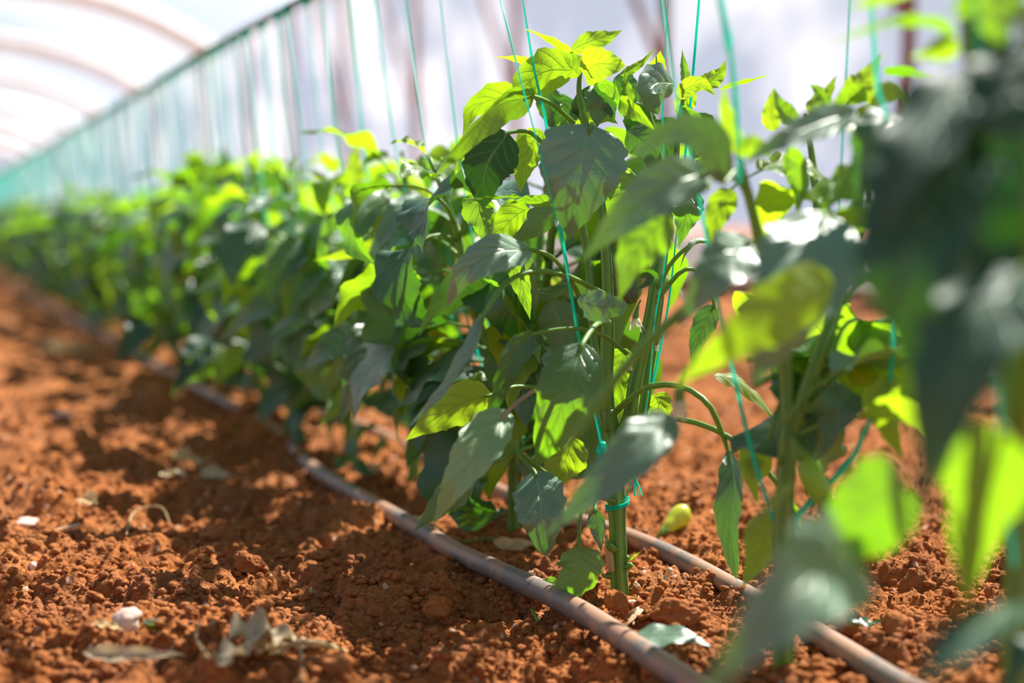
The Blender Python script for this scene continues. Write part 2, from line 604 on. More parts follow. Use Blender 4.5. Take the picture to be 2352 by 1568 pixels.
clod('stone', 75, 1300, 13, 32, 'small round grey pebble at the left edge', 'stone', 'stone', 0.8, 3, 0.5, 0.1)
clod('stone', 60, 1196, 22, 33, 'white flat pebble far left on the path', 'stone', 'stone', 0.5, 3, 0.5, 0.15)
clod('stone', 1452, 1385, 11, 34, 'tiny white quartz chip behind the clod at the stem foot', 'stone', 'stone', 0.9, 3, 0.5, 0.2)
clod('stone', 300, 1050, 24, 35, 'blurred pale stone in the middle of the path', 'stone', 'stone', 0.6, 3, 0.5, 0.12)
clod('stone', 150, 952, 24, 36, 'blurred grey stone on the path in front of the bright dry litter', 'stone', 'stone', 0.5, 3, 0.5, 0.12)

# ------------------------------------------------------------------ drip pipes


def pipe(name, pts, r, label, seed):
    P = []
    for px, py, dz in pts:
        P.append(ground_at(px, py, r + dz))
    P = catmull(P, 150)
    V, Fq, uv = tube_geo(P, r, 14)
    th = thing(name, P[0], label, 'pipe', 'drip irrigation pipes')
    link('hose', mesh_from('hose', V - P[0], Fq, M['pipe'], uv), th)
    T = norm(np.gradient(P, axis=0))
    for k in range(34, 150, 38):                             # the drip emitters moulded into the hose
        c, t = P[k], T[k]
        seg = np.array([c - t * 0.014, c - t * 0.0125, c + t * 0.0125, c + t * 0.014])
        V, Fq, uv = tube_geo(seg, [r * 1.0, r * 1.06, r * 1.06, r * 1.0], 14)
        link('emitter', mesh_from('emitter', V - P[0], Fq, M['pipe'], uv), th)
    return th


p0 = ground_at(-120, 552, 0.008)
pipe('drip_pipe', [(1900, 1760, 0), (1640, 1600, 0), (1545, 1543, 0.002), (1330, 1402, 0.001), (1160, 1318, 0.002), (1050, 1268, 0.001), (960, 1215, 0.002), (860, 1160, 0.0), (770, 1108, 0.002), (700, 1060, 0), (620, 985, 0.001), (560, 945, 0.0), (480, 905, 0.0), (370, 845, 0), (240, 772, 0), (0, 640, 0), (-100, 572, 0)], 0.0087, 'grey dusty drip pipe along the path side of the row', 1)
pipe('drip_pipe', [(2480, 1800, 0), (2200, 1640, 0), (2050, 1562, 0), (1900, 1470, 0.0), (1700, 1358, 0.001), (1560, 1283, 0.002), (1440, 1232, 0.001), (1280, 1180, 0), (1170, 1138, 0.0), (1020, 1070, 0), (850, 988, 0), (600, 895, 0), (400, 795, 0), (200, 690, 0), (0, 603, 0), (-100, 556, 0)], 0.0083, 'grey drip pipe running behind the pepper stems', 2)

# ------------------------------------------------------------------ leaves


def leaf_geo(mid, hw, normal0, roll=0.0, roll1=None, fold=0.25, curl=0.0, wave=0.11, nw=3.0, nt=30, ns=6, seed=0, a=0.62, b=1.15, left=1.0, right=1.0, quilt=0.045):
    """A pepper blade: mid = points down the midrib, hw = greatest half width, normal0 = where the upper face looks before the roll."""
    rs = np.random.RandomState(seed)
    P = catmull(mid, nt + 1)
    T = norm(np.gradient(P, axis=0))
    N0 = np.asarray(normal0, float)
    t = np.linspace(0, 1, nt + 1)
    f = (np.clip(t, 0, 1) ** a) * ((1 - t) ** b)
    f = f / f.max()
    f = f * (0.90 + 0.10 * np.cos(PI * t)) + 0.012 * (1 - t)
    rr = np.radians(np.linspace(roll, roll if roll1 is None else roll1, nt + 1))
    sv = np.linspace(-1, 1, 2 * ns + 1)
    sv = np.sign(sv) * np.abs(sv) ** 0.9
    ph = rs.uniform(0, 6.28, 4)
    V, uv = [], []
    N = norm(N0 - T[0] * (N0 @ T[0]))
    for i in range(nt + 1):
        N = norm(0.88 * (N - T[i] * (N @ T[i])) + 0.12 * (N0 - T[i] * (N0 @ T[i])))
        S = np.cross(T[i], N)
        n_ = N * math.cos(rr[i]) + S * math.sin(rr[i])
        s_ = np.cross(T[i], n_)
        w = hw * f[i]
        for s in sv:
            k = abs(s)
            ww = w * (left if s < 0 else right)
            edge = wave * hw * (k ** 1.6) * math.sin(2 * PI * nw * t[i] + (ph[0] if s < 0 else ph[1])) * min(1, f[i] * 1.6)
            scal = 1 + 0.05 * k ** 3 * math.sin(2 * PI * 6 * t[i] + ph[2]) + 0.03 * k ** 3 * math.sin(2 * PI * 11 * t[i] + ph[3])
            qz = quilt * hw * math.cos(2 * PI * (6.5 * t[i] - 1.9 * k ** 0.85)) * k * (1 - k) * 4 * f[i]
            V.append(P[i] + s_ * (s * ww * math.cos(fold) * scal) + n_ * (ww * (k * math.sin(fold) + curl * k * k) + edge + qz))
            uv.append((t[i], (s + 1) / 2))
    m = 2 * ns + 1
    Fq = [(i * m + j, i * m + j + 1, (i + 1) * m + j + 1, (i + 1) * m + j) for i in range(nt) for j in range(m - 1)]
    return np.array(V), Fq, np.array(uv)


# a pool of leaves in their own space: root at the origin, the petiole out along +X, the blade drooping
POOL = []
POOL_LOW = []
prs = np.random.RandomState(77)
for k in range(18):
    pl = prs.uniform(0.030, 0.060)
    bl = prs.uniform(0.085, 0.125)
    up = prs.uniform(0.05, 0.75)
    droop = prs.uniform(0.4, 1.9)
    a0 = np.array([0, 0, 0.0])
    d0 = np.array([math.cos(up), 0, math.sin(up)])
    a1 = a0 + d0 * pl * 0.5
    ang = up - 0.35 * droop
    a2 = a1 + np.array([math.cos(ang), 0, math.sin(ang)]) * pl * 0.5
    pts = [a2]
    side = prs.uniform(-0.25, 0.25)
    for j in range(4):
        ang -= droop * (0.42 if j else 0.3)
        pts.append(pts[-1] + np.array([math.cos(ang), side * (j + 1) * 0.25, math.sin(ang)]) * bl / 4)
    kw = dict(roll=prs.uniform(-45, 45), roll1=prs.uniform(-65, 65), fold=prs.uniform(0.1, 0.6), curl=prs.uniform(-0.4, 0.15), wave=prs.uniform(0.08, 0.2), nw=prs.uniform(2, 3.6), seed=k)
    hw = bl * prs.uniform(0.27, 0.36)
    V, Fq, uv = leaf_geo(pts, hw, (0.3, 0, 1), nt=22, ns=5, **kw)
    POOL.append((mesh_from('leaf', V, Fq, M['leaf'], uv), mesh_from('petiole', *(lambda g: (g[0], g[1], M['petiole'], g[2]))(tube_geo(catmull([a0, a1, a2, a2 + (pts[1] - a2) * 0.35], 8), [0.0019, 0.0015, 0.0014, 0.0008], 6)))))
    POOL_LOW.append((leaf_geo(pts, hw, (0.3, 0, 1), nt=6, ns=2, **kw), tube_geo(np.array([a0, a1, a2]), 0.0017, 4)))
POOL_YOUNG, POOL_OLD, POOL_GREY = [], [], []
for lm, pm in POOL:
    a = lm.copy()
    a.materials.clear()
    a.materials.append(M['young'])
    POOL_YOUNG.append((a, pm))
    b = lm.copy()
    b.materials.clear()
    b.materials.append(M['old'])
    POOL_OLD.append((b, pm))
    c = lm.copy()
    c.materials.clear()
    c.materials.append(M['grey'])
    POOL_GREY.append((c, pm))


def plan_plant(seed, height, spread=0.10, nleaf=60):
    """stems as polylines and leaf spots (position, azimuth, tilt, scale, age) in the plant's own space"""
    rs = np.random.RandomState(seed)
    fork = height * rs.uniform(0.30, 0.42)
    stems = []
    lean = rs.uniform(-0.012, 0.012, 2)
    top = np.array([lean[0], lean[1], fork])
    stems.append((catmull([(0, 0, -0.015), (lean[0] * 0.3, lean[1] * 0.3, fork * 0.5), top], 8), (0.0068, 0.0056)))
    spots = []
    nb = 3
    az0 = rs.uniform(0, 6.28)
    for b in range(nb):
        az = az0 + b * 2 * PI / nb + rs.uniform(-0.4, 0.4)
        sp = spread * rs.uniform(0.55, 1.0)
        end = top + np.array([math.cos(az) * sp, math.sin(az) * sp, height - fork - rs.uniform(0.0, 0.05)])
        m1 = top + (end - top) * 0.35 + np.array([math.cos(az), math.sin(az), 0]) * sp * 0.15
        br = catmull([top, m1, top + (end - top) * 0.7, end], 14)
        stems.append((br, (0.0046, 0.0036, 0.0018)))
        n_on = int(nleaf / (nb + 0.75)) + 1
        for k in range(n_on):
            f = 0.06 + 0.92 * (k + rs.uniform(0, 0.9)) / n_on
            p = br[min(13, int(f * 13))]
            young = f > 0.78
            sc = (0.85 + 0.3 * rs.uniform()) * (1.0 if not young else 0.75 - 0.5 * (f - 0.78) / 0.22)
            spots.append((p, az + rs.uniform(-2.0, 2.0), rs.uniform(-0.25, 0.45) + (0.55 if young else 0), sc, 1 if young or rs.uniform() < 0.25 else 0))
    for k in range(nleaf - len(spots)):
        f = rs.uniform(0.4, 1.0)
        p = stems[0][0][min(7, int(f * 7))]
        spots.append((p, rs.uniform(0, 6.28), rs.uniform(-0.1, 0.5), rs.uniform(0.7, 1.0), -1))
    return stems, spots


def build_stems(parent, stems, off=np.zeros(3)):
    gs = [tube_geo(P - off, r, 10, 0.10, 5, 0.10, i) for i, (P, r) in enumerate(stems)]
    o = link('stem', mesh_from('stem', *(lambda g: (g[0], g[1], M['stem'], g[2]))(merge(gs))), parent)
    return o


def put_leaf(parent, spot, i, keep=None, loc=np.zeros(3)):
    p, az, tilt, sc, age = spot
    R = Matrix.Rotation(az, 4, 'Z') @ Matrix.Rotation(-tilt, 4, 'Y')
    if keep is not None:
        tipv = Vector(p) + R @ Vector((0.09 * sc, 0, -0.01))
        if not keep(np.array(tipv) + loc):
            return None
    pool = POOL_YOUNG if age == 1 else POOL_OLD if age == -1 else (POOL, POOL_GREY, POOL_OLD, POOL)[(i // 7) % 4]
    lm, pm = pool[i % len(pool)]
    o = link('leaf', lm, parent)
    o.matrix_local = Matrix.Translation(Vector(p)) @ R @ Matrix.Scale(sc, 4)
    link('petiole', pm, o)
    return o


def make_plant(base, seed, height, label, nleaf=60, spread=0.10, keep=None, group='pepper plants of the row'):
    th = thing('pepper_plant', base, label, 'plant', group)
    stems, spots = plan_plant(seed, height, spread, nleaf)
    build_stems(th, stems)
    rs = np.random.RandomState(seed + 1)
    for sp in spots:
        put_leaf(th, sp, rs.randint(0, 1000), keep, np.asarray(base))
    return th


class Plant:
    """a plant built leaf by leaf; points are given in the world and stored relative to its foot"""

    def __init__(self, base, label):
        self.base = np.asarray(base, float)
        self.o = thing('pepper_plant', base, label, 'plant', 'pepper plants of the row')
        self.k = int(abs(self.base[0]) * 1e5) % 977

    def leaf(self, mid, hw, roll=0, mat='leaf', pet=None, pmat='petiole', label=None, pr=1.7, **kw):
        self.k += 1
        Pm = np.array([at(*p) for p in mid])
        d = np.mean([p[2] for p in mid])
        view = CAM - Pm.mean(0)
        kw.setdefault('seed', self.k)
        V, Fq, uv = leaf_geo(Pm, hw * d / F, norm(view), roll=roll, **kw)
        o = link('leaf', mesh_from('leaf', V - self.base, Fq, M[mat], uv), self.o)
        if label:
            o['label'] = label
        if pet:
            Pp = np.array([at(*p) for p in pet] + [Pm[0], Pm[0] + (Pm[1] - Pm[0]) * 0.3])
            g = tube_geo(catmull(Pp, 16), [pr * 1.15e-3, pr * 1e-3, pr * 0.9e-3, pr * 0.55e-3], 8, 0.12, 3)
            link('petiole', mesh_from('petiole', g[0] - self.base, g[1], M[pmat], g[2]), o)
        return o

    def stems(self, lst):
        gs = []
        for i, (pts, r) in enumerate(lst):
            P = catmull([at(*p) for p in pts], 40)
            gs.append(tube_geo(P - self.base, [q_ * 1e-3 for q_ in r], 20, 0.09, 6, 0.12, i + 3))
        g = merge(gs)
        return link('stem', mesh_from('stem', g[0], g[1], M['stem'], g[2]), self.o)

    def fill(self, seed, height, nleaf, keep, spread=0.1):
        _, spots = plan_plant(seed, height, spread, nleaf)
        rs = np.random.RandomState(seed)
        n = 0
        for sp in spots:
            n += put_leaf(self.o, sp, rs.randint(0, 1000), keep, self.base) is not None
        return n

    def flower(self, px, py, d, size, droop=True, open_=0.5, label=None):
        c = at(px, py, d) - self.base
        gs = []
        for k in range(6):
            az = k * PI / 3
            out = np.array([math.cos(az), math.sin(az), 0])
            dn = np.array([0, 0, -1.0 if droop else 1.0])
            m1 = c + out * size * 0.30 * open_ + dn * size * 0.35
            m2 = c + out * size * 0.85 * open_ + dn * size * 0.95
            gs.append(leaf_geo([c, m1, m2], size * 0.24, out - dn * 0.3, nt=6, ns=2, fold=0.3, wave=0.05, seed=k))
        g = merge(gs)
        o = link('flower', mesh_from('flower', g[0], g[1], M['petal'], g[2]), self.o)
        if label:
            o['label'] = label
        ped = tube_geo(catmull([c + np.array([0.004, 0, size * 1.1]), c + np.array([0.002, 0, size * 0.8]), c + np.array([0, 0, size * 0.1]), c - np.array([0, 0, size * 0.15])], 10), [size * 0.06, size * 0.07, size * 0.22, size * 0.16], 8)
        link('calyx', mesh_from('calyx', ped[0], ped[1], M['stem'], ped[2]), o)
        return o


def fruit_geo(P, r, k=14):
    g = tube_geo(P, r, k, 0.06, 3)
    return g


# ------------------------------------------------------------------ the sharp plant
MB = ground_at(1424, 1372)
main = Plant(MB, 'tall in-focus pepper plant with the bare thick foot stem and the big grey-green hanging leaf')
D = 1.14
main.stems([
    ([(1426, 1385, D), (1420, 1300, D), (1418, 1200, D), (1412, 1090, D), (1406, 1010, D), (1400, 940, D)], [7.6, 6.9, 6.8, 7.2, 6.8, 6.2]),
    ([(1402, 990, D), (1394, 880, D), (1396, 700, D), (1390, 560, D), (1372, 420, D + .01), (1345, 290, D + .01), (1330, 210, D + .01), (1335, 150, D)], [5.8, 5.2, 4.8, 4.2, 3.6, 3.0, 2.2, 1.4]),
    ([(1412, 1010, D), (1445, 960, D - .01), (1458, 880, D - .01), (1490, 740, D - .01), (1515, 580, D), (1528, 440, D + .01), (1500, 300, D + .02), (1480, 220, D + .02)], [5.0, 4.8, 4.8, 4.4, 4.0, 3.2, 2.4, 1.4]),
    ([(1440, 1010, D + .02), (1476, 950, D + .015), (1490, 840, D + .01), (1512, 700, D + .01), (1528, 560, D + .02), (1548, 420, D + .02), (1558, 300, D + .02), (1572, 210, D + .02)], [4.2, 4.4, 4.2, 3.8, 3.2, 2.8, 2.2, 1.2]),
    ([(1398, 1000, D + .01), (1372, 900, D + .02), (1362, 760, D + .02), (1345, 560, D + .03), (1300, 400, D + .03), (1262, 260, D + .03), (1250, 190, D + .03)], [4.0, 3.8, 3.4, 3.0, 2.6, 2.0, 1.2]),
])
# scars and cut side shoots low on the foot
for (a_, b_, r_) in ((((1414, 1262, D - .005)), (1396, 1248, D - .012), 3.2), ((1428, 1302, D - .002), (1452, 1296, D - .006), 3.0), ((1412, 1318, D), (1388, 1322, D - .004), 2.6), ((1430, 1288, D), (1444, 1278, D - .004), 2.2)):
    P = np.array([at(*a_), (at(*a_) + at(*b_)) / 2 + np.array([0, 0, -.0008]), at(*b_)])
    g = tube_geo(catmull(P, 6) - MB, [r_ * 1e-3, r_ * 0.9e-3, r_ * 1.1e-3, r_ * 0.6e-3], 10)
    link('stub', mesh_from('stub', g[0], g[1], M['petiole'], g[2]), main.o)
P = catmull([at(1405, 1312, D - .006), at(1399, 1270, D - .006), at(1392, 1228, D - .007)], 8) - MB
g = tube_geo(P, [2.6e-3, 3.4e-3, 2.8e-3, 0.8e-3], 10)
tag(link('dry_stub', mesh_from('dry_stub', g[0], g[1], M['dry'], g[2]), main.o), 'dry papery cut shoot')
main.leaf([(1446, 1287, D - .006), (1456, 1276, D - .007), (1470, 1267, D - .008)], 6, 60, 'young')

L = main.leaf
# crown, left to right
L([(1358, 286, 1.06), (1338, 365, 1.05), (1320, 455, 1.05), (1307, 550, 1.07)], 106, 0, 'grey', fold=0.10, curl=-0.10, wave=0.05, a=0.48, b=0.95, pet=[(1345, 330, 1.13), (1362, 292, 1.10)], label='big grey-green hanging leaf', quilt=0.045)
L([(1168, 305, 1.10), (1128, 360, 1.09), (1112, 410, 1.09), (1112, 478, 1.10)], 66, 176, 'dark', fold=-0.08, wave=0.04, a=0.5, b=0.8, pet=[(1250, 330, 1.13), (1215, 303, 1.11)], label='dark shaded hanging leaf')  # shade on this leaf put into its colour by the dark material
L([(1228, 222, 1.08), (1150, 240, 1.06), (1075, 312, 1.04), (993, 413, 1.04)], 56, -38, 'leaf', roll1=-52, fold=0.30, curl=0.05, wave=0.06, pet=[(1318, 282, 1.13), (1270, 240, 1.11)])
L([(1212, 232, 1.13), (1150, 225, 1.13), (1090, 250, 1.13), (1062, 312, 1.13)], 42, 150, 'young', fold=0.1)
L([(1316, 162, 1.12), (1255, 165, 1.11), (1205, 200, 1.10), (1180, 262, 1.10)], 62, 165, 'young', fold=0.15, left=0.9, right=1.0, )
L([(1312, 116, 1.11), (1355, 96, 1.10), (1395, 84, 1.10), (1430, 69, 1.10)], 26, 168, 'young', fold=0.12, roll1=150)
L([(1315, 122, 1.10), (1286, 100, 1.09), (1254, 84, 1.08), (1203, 65, 1.08)], 16, -48, 'young', fold=0.3)
L([(1342, 172, 1.10), (1366, 150, 1.07), (1398, 148, 1.06), (1436, 150, 1.06)], 44, 160, 'young', fold=-0.15, a=0.45, b=0.75, )
L([(1330, 175, 1.13), (1310, 150, 1.13), (1290, 142, 1.13), (1268, 165, 1.13)], 32, 170, 'young')
L([(1240, 168, 1.12), (1205, 145, 1.12), (1175, 135, 1.12), (1128, 130, 1.12)], 18, 130, 'young', b=1.5)
L([(1425, 172, 1.11), (1450, 158, 1.11), (1475, 142, 1.11), (1505, 110, 1.11)], 13, 150, 'young')
L([(1448, 245, 1.09), (1440, 215, 1.09), (1436, 190, 1.09), (1437, 163, 1.09)], 17, 20, fold=0.3)
L([(1372, 196, 1.10), (1402, 196, 1.08), (1422, 225, 1.07), (1428, 275, 1.08)], 28, 30, fold=0.35)
L([(1548, 192, 1.10), (1510, 190, 1.08), (1492, 215, 1.07), (1512, 264, 1.08)], 48, 12, 'grey', fold=0.12, curl=-0.2, a=0.5, b=0.8, )
L([(1492, 205, 1.13), (1500, 175, 1.13), (1512, 148, 1.13), (1517, 116, 1.12)], 31, 172, 'young')
L([(1424, 228, 1.07), (1450, 248, 1.06), (1476, 268, 1.05), (1504, 299, 1.05)], 26, 24, 'young', fold=0.5, left=1.0, right=1.0)
L([(1576, 205, 1.12), (1573, 178, 1.12), (1569, 145, 1.12), (1567, 113, 1.12)], 14, 25, fold=0.4)
L([(1580, 196, 1.13), (1605, 186, 1.13), (1625, 172, 1.13), (1645, 158, 1.13)], 12, 150, 'young')
L([(1555, 222, 1.12), (1585, 200, 1.11), (1615, 195, 1.10), (1645, 220, 1.10)], 24, 158, 'young', fold=-0.2)
L([(1624, 200, 1.12), (1638, 182, 1.12), (1655, 165, 1.12), (1667, 138, 1.12)], 22, 165, 'young')
L([(1652, 204, 1.10), (1690, 190, 1.10), (1725, 182, 1.10), (1770, 171, 1.10)], 12, 60, 'young')
L([(1560, 255, 1.10), (1592, 270, 1.08), (1620, 290, 1.06), (1660, 325, 1.06)], 26, 30)
L([(1400, 195, 1.14), (1385, 225, 1.12), (1375, 255, 1.12), (1370, 295, 1.12)], 44, 178, 'old')
L([(1345, 280, 1.15), (1370, 266, 1.15), (1395, 268, 1.15), (1420, 285, 1.15)], 22, 170, 'young')
L([(1245, 300, 1.14), (1215, 340, 1.14), (1200, 390, 1.14), (1195, 445, 1.14)], 40, 175, 'young', fold=0.05)
L([(1196, 452, 1.08), (1150, 450, 1.06), (1100, 456, 1.05), (1033, 457, 1.05)], 22, -76, fold=0.1)
L([(1280, 470, 1.12), (1240, 462, 1.11), (1205, 460, 1.10), (1165, 468, 1.10)], 20, 140, fold=0.1)
L([(1105, 440, 1.15), (1100, 480, 1.15), (1112, 520, 1.15), (1118, 572, 1.15)], 42, 172)
L([(1215, 478, 1.17), (1180, 500, 1.17), (1145, 540, 1.17), (1120, 590, 1.17)], 42, 165, 'young')
L([(1285, 475, 1.14), (1250, 500, 1.13), (1215, 530, 1.12), (1160, 575, 1.12)], 40, 155, 'old')
L([(1590, 440, 1.10), (1580, 480, 1.09), (1572, 515, 1.09), (1558, 570, 1.09)], 38, 5, fold=0.2)
L([(1330, 300, 1.16), (1290, 330, 1.16), (1270, 380, 1.16), (1262, 440, 1.16)], 46, 170)
L([(1440, 300, 1.14), (1470, 320, 1.13), (1490, 350, 1.13), (1500, 410, 1.13)], 46, 178, 'old')
L([(1470, 420, 1.15), (1440, 440, 1.15), (1415, 480, 1.15), (1400, 540, 1.15)], 46, 172)
# leaves deep in the crown
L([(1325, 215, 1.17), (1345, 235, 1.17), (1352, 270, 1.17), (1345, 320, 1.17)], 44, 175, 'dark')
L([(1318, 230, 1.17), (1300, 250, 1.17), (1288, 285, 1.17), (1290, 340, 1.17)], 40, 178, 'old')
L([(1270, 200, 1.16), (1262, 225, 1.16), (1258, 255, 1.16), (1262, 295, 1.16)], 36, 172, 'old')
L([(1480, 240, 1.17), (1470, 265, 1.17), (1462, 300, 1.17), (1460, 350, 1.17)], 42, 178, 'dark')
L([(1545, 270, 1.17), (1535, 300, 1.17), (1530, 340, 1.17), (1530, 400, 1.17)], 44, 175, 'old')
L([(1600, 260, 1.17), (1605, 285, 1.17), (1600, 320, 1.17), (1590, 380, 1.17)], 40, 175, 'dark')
L([(1600, 215, 1.16), (1580, 225, 1.16), (1566, 245, 1.16), (1560, 285, 1.16)], 30, 172, 'young')
L([(1410, 180, 1.16), (1432, 195, 1.16), (1448, 220, 1.16), (1452, 262, 1.16)], 34, 176, 'old')
L([(1360, 215, 1.13), (1382, 222, 1.12), (1400, 240, 1.12), (1412, 282, 1.12)], 34, 14, 'old')
L([(1610, 330, 1.15), (1625, 350, 1.14), (1630, 385, 1.14), (1625, 440, 1.14)], 40, 16)
# middle
L([(1222, 573, 1.06), (1140, 580, 1.03), (1066, 628, 1.02), (1024, 710, 1.03)], 48, 28, 'grey', roll1=10, fold=0.15, curl=-0.15, pet=[(1340, 700, 1.13), (1312, 645, 1.10), (1270, 592, 1.07)], wave=0.08, quilt=0.05)
L([(1112, 722, 1.02), (1082, 810, 1.01), (1018, 905, 1.01), (932, 988, 1.02)], 30, 42, 'grey', roll1=62, fold=0.55, b=0.9, pet=[(1386, 674, 1.13), (1310, 636, 1.09), (1232, 622, 1.06), (1165, 648, 1.04)], pr=2.0, wave=0.1)
L([(1228, 766, 1.07), (1172, 822, 1.05), (1145, 900, 1.05), (1102, 988, 1.06)], 38, -20, 'old', fold=0.3, pet=[(1440, 812, 1.13), (1390, 772, 1.11), (1320, 754, 1.08)], wave=0.12, roll1=-40)
L([(1340, 786, 1.05), (1312, 872, 1.03), (1278, 965, 1.03), (1232, 1070, 1.05)], 76, 8, fold=0.12, curl=-0.08, wave=0.07, a=0.6, b=0.85, pet=[(1398, 740, 1.12), (1370, 745, 1.08)], pr=2.2, label='broad leaf with a bright sunlit patch', quilt=0.05)
L([(1325, 688, 1.06), (1360, 700, 1.04), (1400, 705, 1.03), (1441, 702, 1.04)], 40, 10, 'grey', fold=-0.2, wave=0.22, a=0.5, b=0.55, )
L([(1168, 942, 1.05), (1108, 1020, 1.02), (1052, 1105, 1.01), (993, 1206, 1.02)], 60, 186, 'grey', fold=-0.12, pet=[(1380, 905, 1.13), (1300, 880, 1.10), (1230, 896, 1.07)], pmat='pinkpet', wave=0.1, label='pale underside of a hanging leaf', left=1.0, right=0.85, quilt=0.05)
L([(1130, 906, 1.09), (1065, 925, 1.08), (995, 965, 1.07), (930, 1012, 1.07)], 52, 168, 'young', pet=[(1240, 890, 1.13), (1180, 888, 1.11)], fold=0.12, )
L([(1085, 1090, 1.09), (1045, 1130, 1.08), (1000, 1170, 1.08), (950, 1222, 1.08)], 40, 170, 'old', pet=[(1270, 1010, 1.13), (1180, 1040, 1.12)], wave=0.14)
L([(1228, 1082, 1.10), (1238, 1140, 1.08), (1245, 1205, 1.07), (1254, 1277, 1.08)], 64, 6, 'grey', fold=0.15, curl=-0.15, pet=[(1270, 1100, 1.14), (1190, 1036, 1.12), (1205, 1062, 1.11)], a=0.5, b=0.75, wave=0.1, quilt=0.06)
L([(1331, 1252, 1.10), (1330, 1290, 1.09), (1318, 1330, 1.09), (1264, 1378, 1.10)], 60, 190, 'leaf', fold=0.25, pet=[(1410, 1150, 1.13), (1350, 1140, 1.12), (1332, 1195, 1.11)], a=0.5, b=0.7, wave=0.1)
L([(1278, 1328, 1.12), (1262, 1345, 1.12), (1248, 1356, 1.12), (1232, 1352, 1.12)], 20, 20)
L([(1366, 1168, 1.10), (1372, 1200, 1.10), (1376, 1230, 1.10), (1381, 1268, 1.10)], 24, 20, 'grey', fold=0.3, pet=[(1400, 1110, 1.13), (1372, 1130, 1.12)])
L([(1312, 1000, 1.17), (1300, 1050, 1.17), (1280, 1090, 1.17), (1265, 1150, 1.17)], 56, 172, 'young')
L([(1500, 905, 1.15), (1512, 930, 1.15), (1505, 965, 1.15), (1490, 1000, 1.15)], 36, 178, 'young')
L([(1672, 1032, 1.05), (1684, 1110, 1.03), (1676, 1200, 1.03), (1692, 1332, 1.04)], 42, 18, 'grey', fold=0.55, pet=[(1412, 948, 1.13), (1480, 892, 1.10), (1560, 886, 1.07), (1625, 925, 1.05), (1655, 985, 1.05)], pr=2.3, wave=0.1, a=0.85, b=0.8)
L([(1640, 862, 1.14), (1690, 872, 1.14), (1745, 920, 1.14), (1806, 995, 1.14)], 26, 130, 'young')
L([(1792, 1122, 1.02), (1805, 1160, 1.02), (1825, 1200, 1.02), (1840, 1240, 1.02)], 26, 10, pet=[(1420, 1000, 1.13), (1520, 960, 1.10), (1640, 985, 1.06), (1740, 1055, 1.03)], pr=2.2)
L([(1480, 640, 1.09), (1490, 625, 1.08), (1500, 640, 1.08), (1458, 668, 1.08)], 20, 10, 'old')
L([(1178, 595, 1.12), (1195, 640, 1.12), (1208, 685, 1.12), (1218, 735, 1.12)], 26, 20)
L([(1265, 690, 1.20), (1285, 740, 1.20), (1290, 790, 1.20), (1285, 850, 1.20)], 50, 175, 'old')
L([(1180, 790, 1.22), (1150, 820, 1.22), (1135, 855, 1.22), (1130, 900, 1.22)], 40, 10)
L([(1440, 800, 1.16), (1425, 840, 1.16), (1420, 880, 1.16), (1430, 940, 1.16)], 40, 175, 'young')
L([(1640, 560, 1.13), (1605, 552, 1.12), (1580, 575, 1.11), (1560, 620, 1.11)], 12, 80, pet=[(1512, 660, 1.13), (1545, 600, 1.12), (1600, 555, 1.12)])
L([(1640, 700, 1.14), (1620, 740, 1.14), (1600, 790, 1.14), (1590, 860, 1.14)], 30, 176, 'old', pet=[(1500, 700, 1.13), (1570, 620, 1.13), (1620, 640, 1.14)])
main.flower(1460, 728, 1.09, 0.012, True, 0.8, 'wilted cream flower')
main.flower(1509, 790, 1.10, 0.006, True, 0.3)
main.flower(1447, 832, 1.10, 0.007, True, 0.4)


def keep_main(p):
    x, y, d = proj(p)
    return d > 1.13 and 1060 < x < 1630 and 190 < y < 640


main.fill(5, 0.40, 75, keep_main, 0.09)

# ------------------------------------------------------------------ the plant in front of it, right
B2 = sn(0.775, 0.52)
p2 = Plant(B2, 'blurred pepper plant right of the sharp one, bearing a small green pepper')
d2 = 0.92
p2.stems([
    ([proj(B2 - np.array([0, 0, .012])), (1800, 1420, d2), (1798, 1240, d2), (1806, 1080, d2), (1812, 980, d2)], [7, 6.6, 6.2, 6, 5.6]),
    ([(1812, 1000, d2), (1800, 800, d2), (1760, 620, d2 - .02), (1720, 450, d2 - .04), (1690, 330, d2 - .05)], [5, 4.4, 3.8, 2.8, 1.6]),
    ([(1812, 1000, d2), (1880, 820, d2), (1940, 640, d2 + .02), (1975, 420, d2 + .03), (1990, 260, d2 + .03)], [5, 4.4, 3.8, 2.8, 1.6]),
    ([(1812, 980, d2), (1835, 780, d2 + .06), (1880, 560, d2 + .1), (1870, 400, d2 + .12), (1850, 260, d2 + .12)], [5, 4.2, 3.6, 2.6, 1.5]),
])
L = p2.leaf
L([(1632, 394, .86), (1530, 425, .84), (1430, 500, .83), (1333, 602, .84)], 62, 12, 'grey', roll1=-5, fold=0.15, pet=[(1735, 520, .90), (1700, 420, .88)])
L([(1545, 500, .90), (1490, 540, .90), (1450, 600, .90), (1422, 690, .90)], 62, 172, fold=0.1)
L([(1662, 420, .85), (1628, 320, .83), (1540, 302, .82), (1430, 380, .82)], 48, 25, 'grey', roll1=0, fold=0.1, pet=[(1700, 400, .88), (1690, 390, .87)])
L([(1725, 556, .85), (1680, 590, .83), (1620, 655, .82), (1556, 756, .83)], 66, 10, 'grey', fold=0.15, pet=[(1760, 620, .9)])
L([(1893, 490, .82), (1862, 590, .79), (1800, 735, .77), (1722, 895, .78)], 125, 2, 'grey', fold=0.18, curl=-0.05, pet=[(1935, 620, .92), (1925, 520, .87)])
L([(1915, 655, .76), (1820, 690, .73), (1700, 770, .71), (1550, 888, .72)], 92, 160, 'young', fold=0.1, left=0.9)
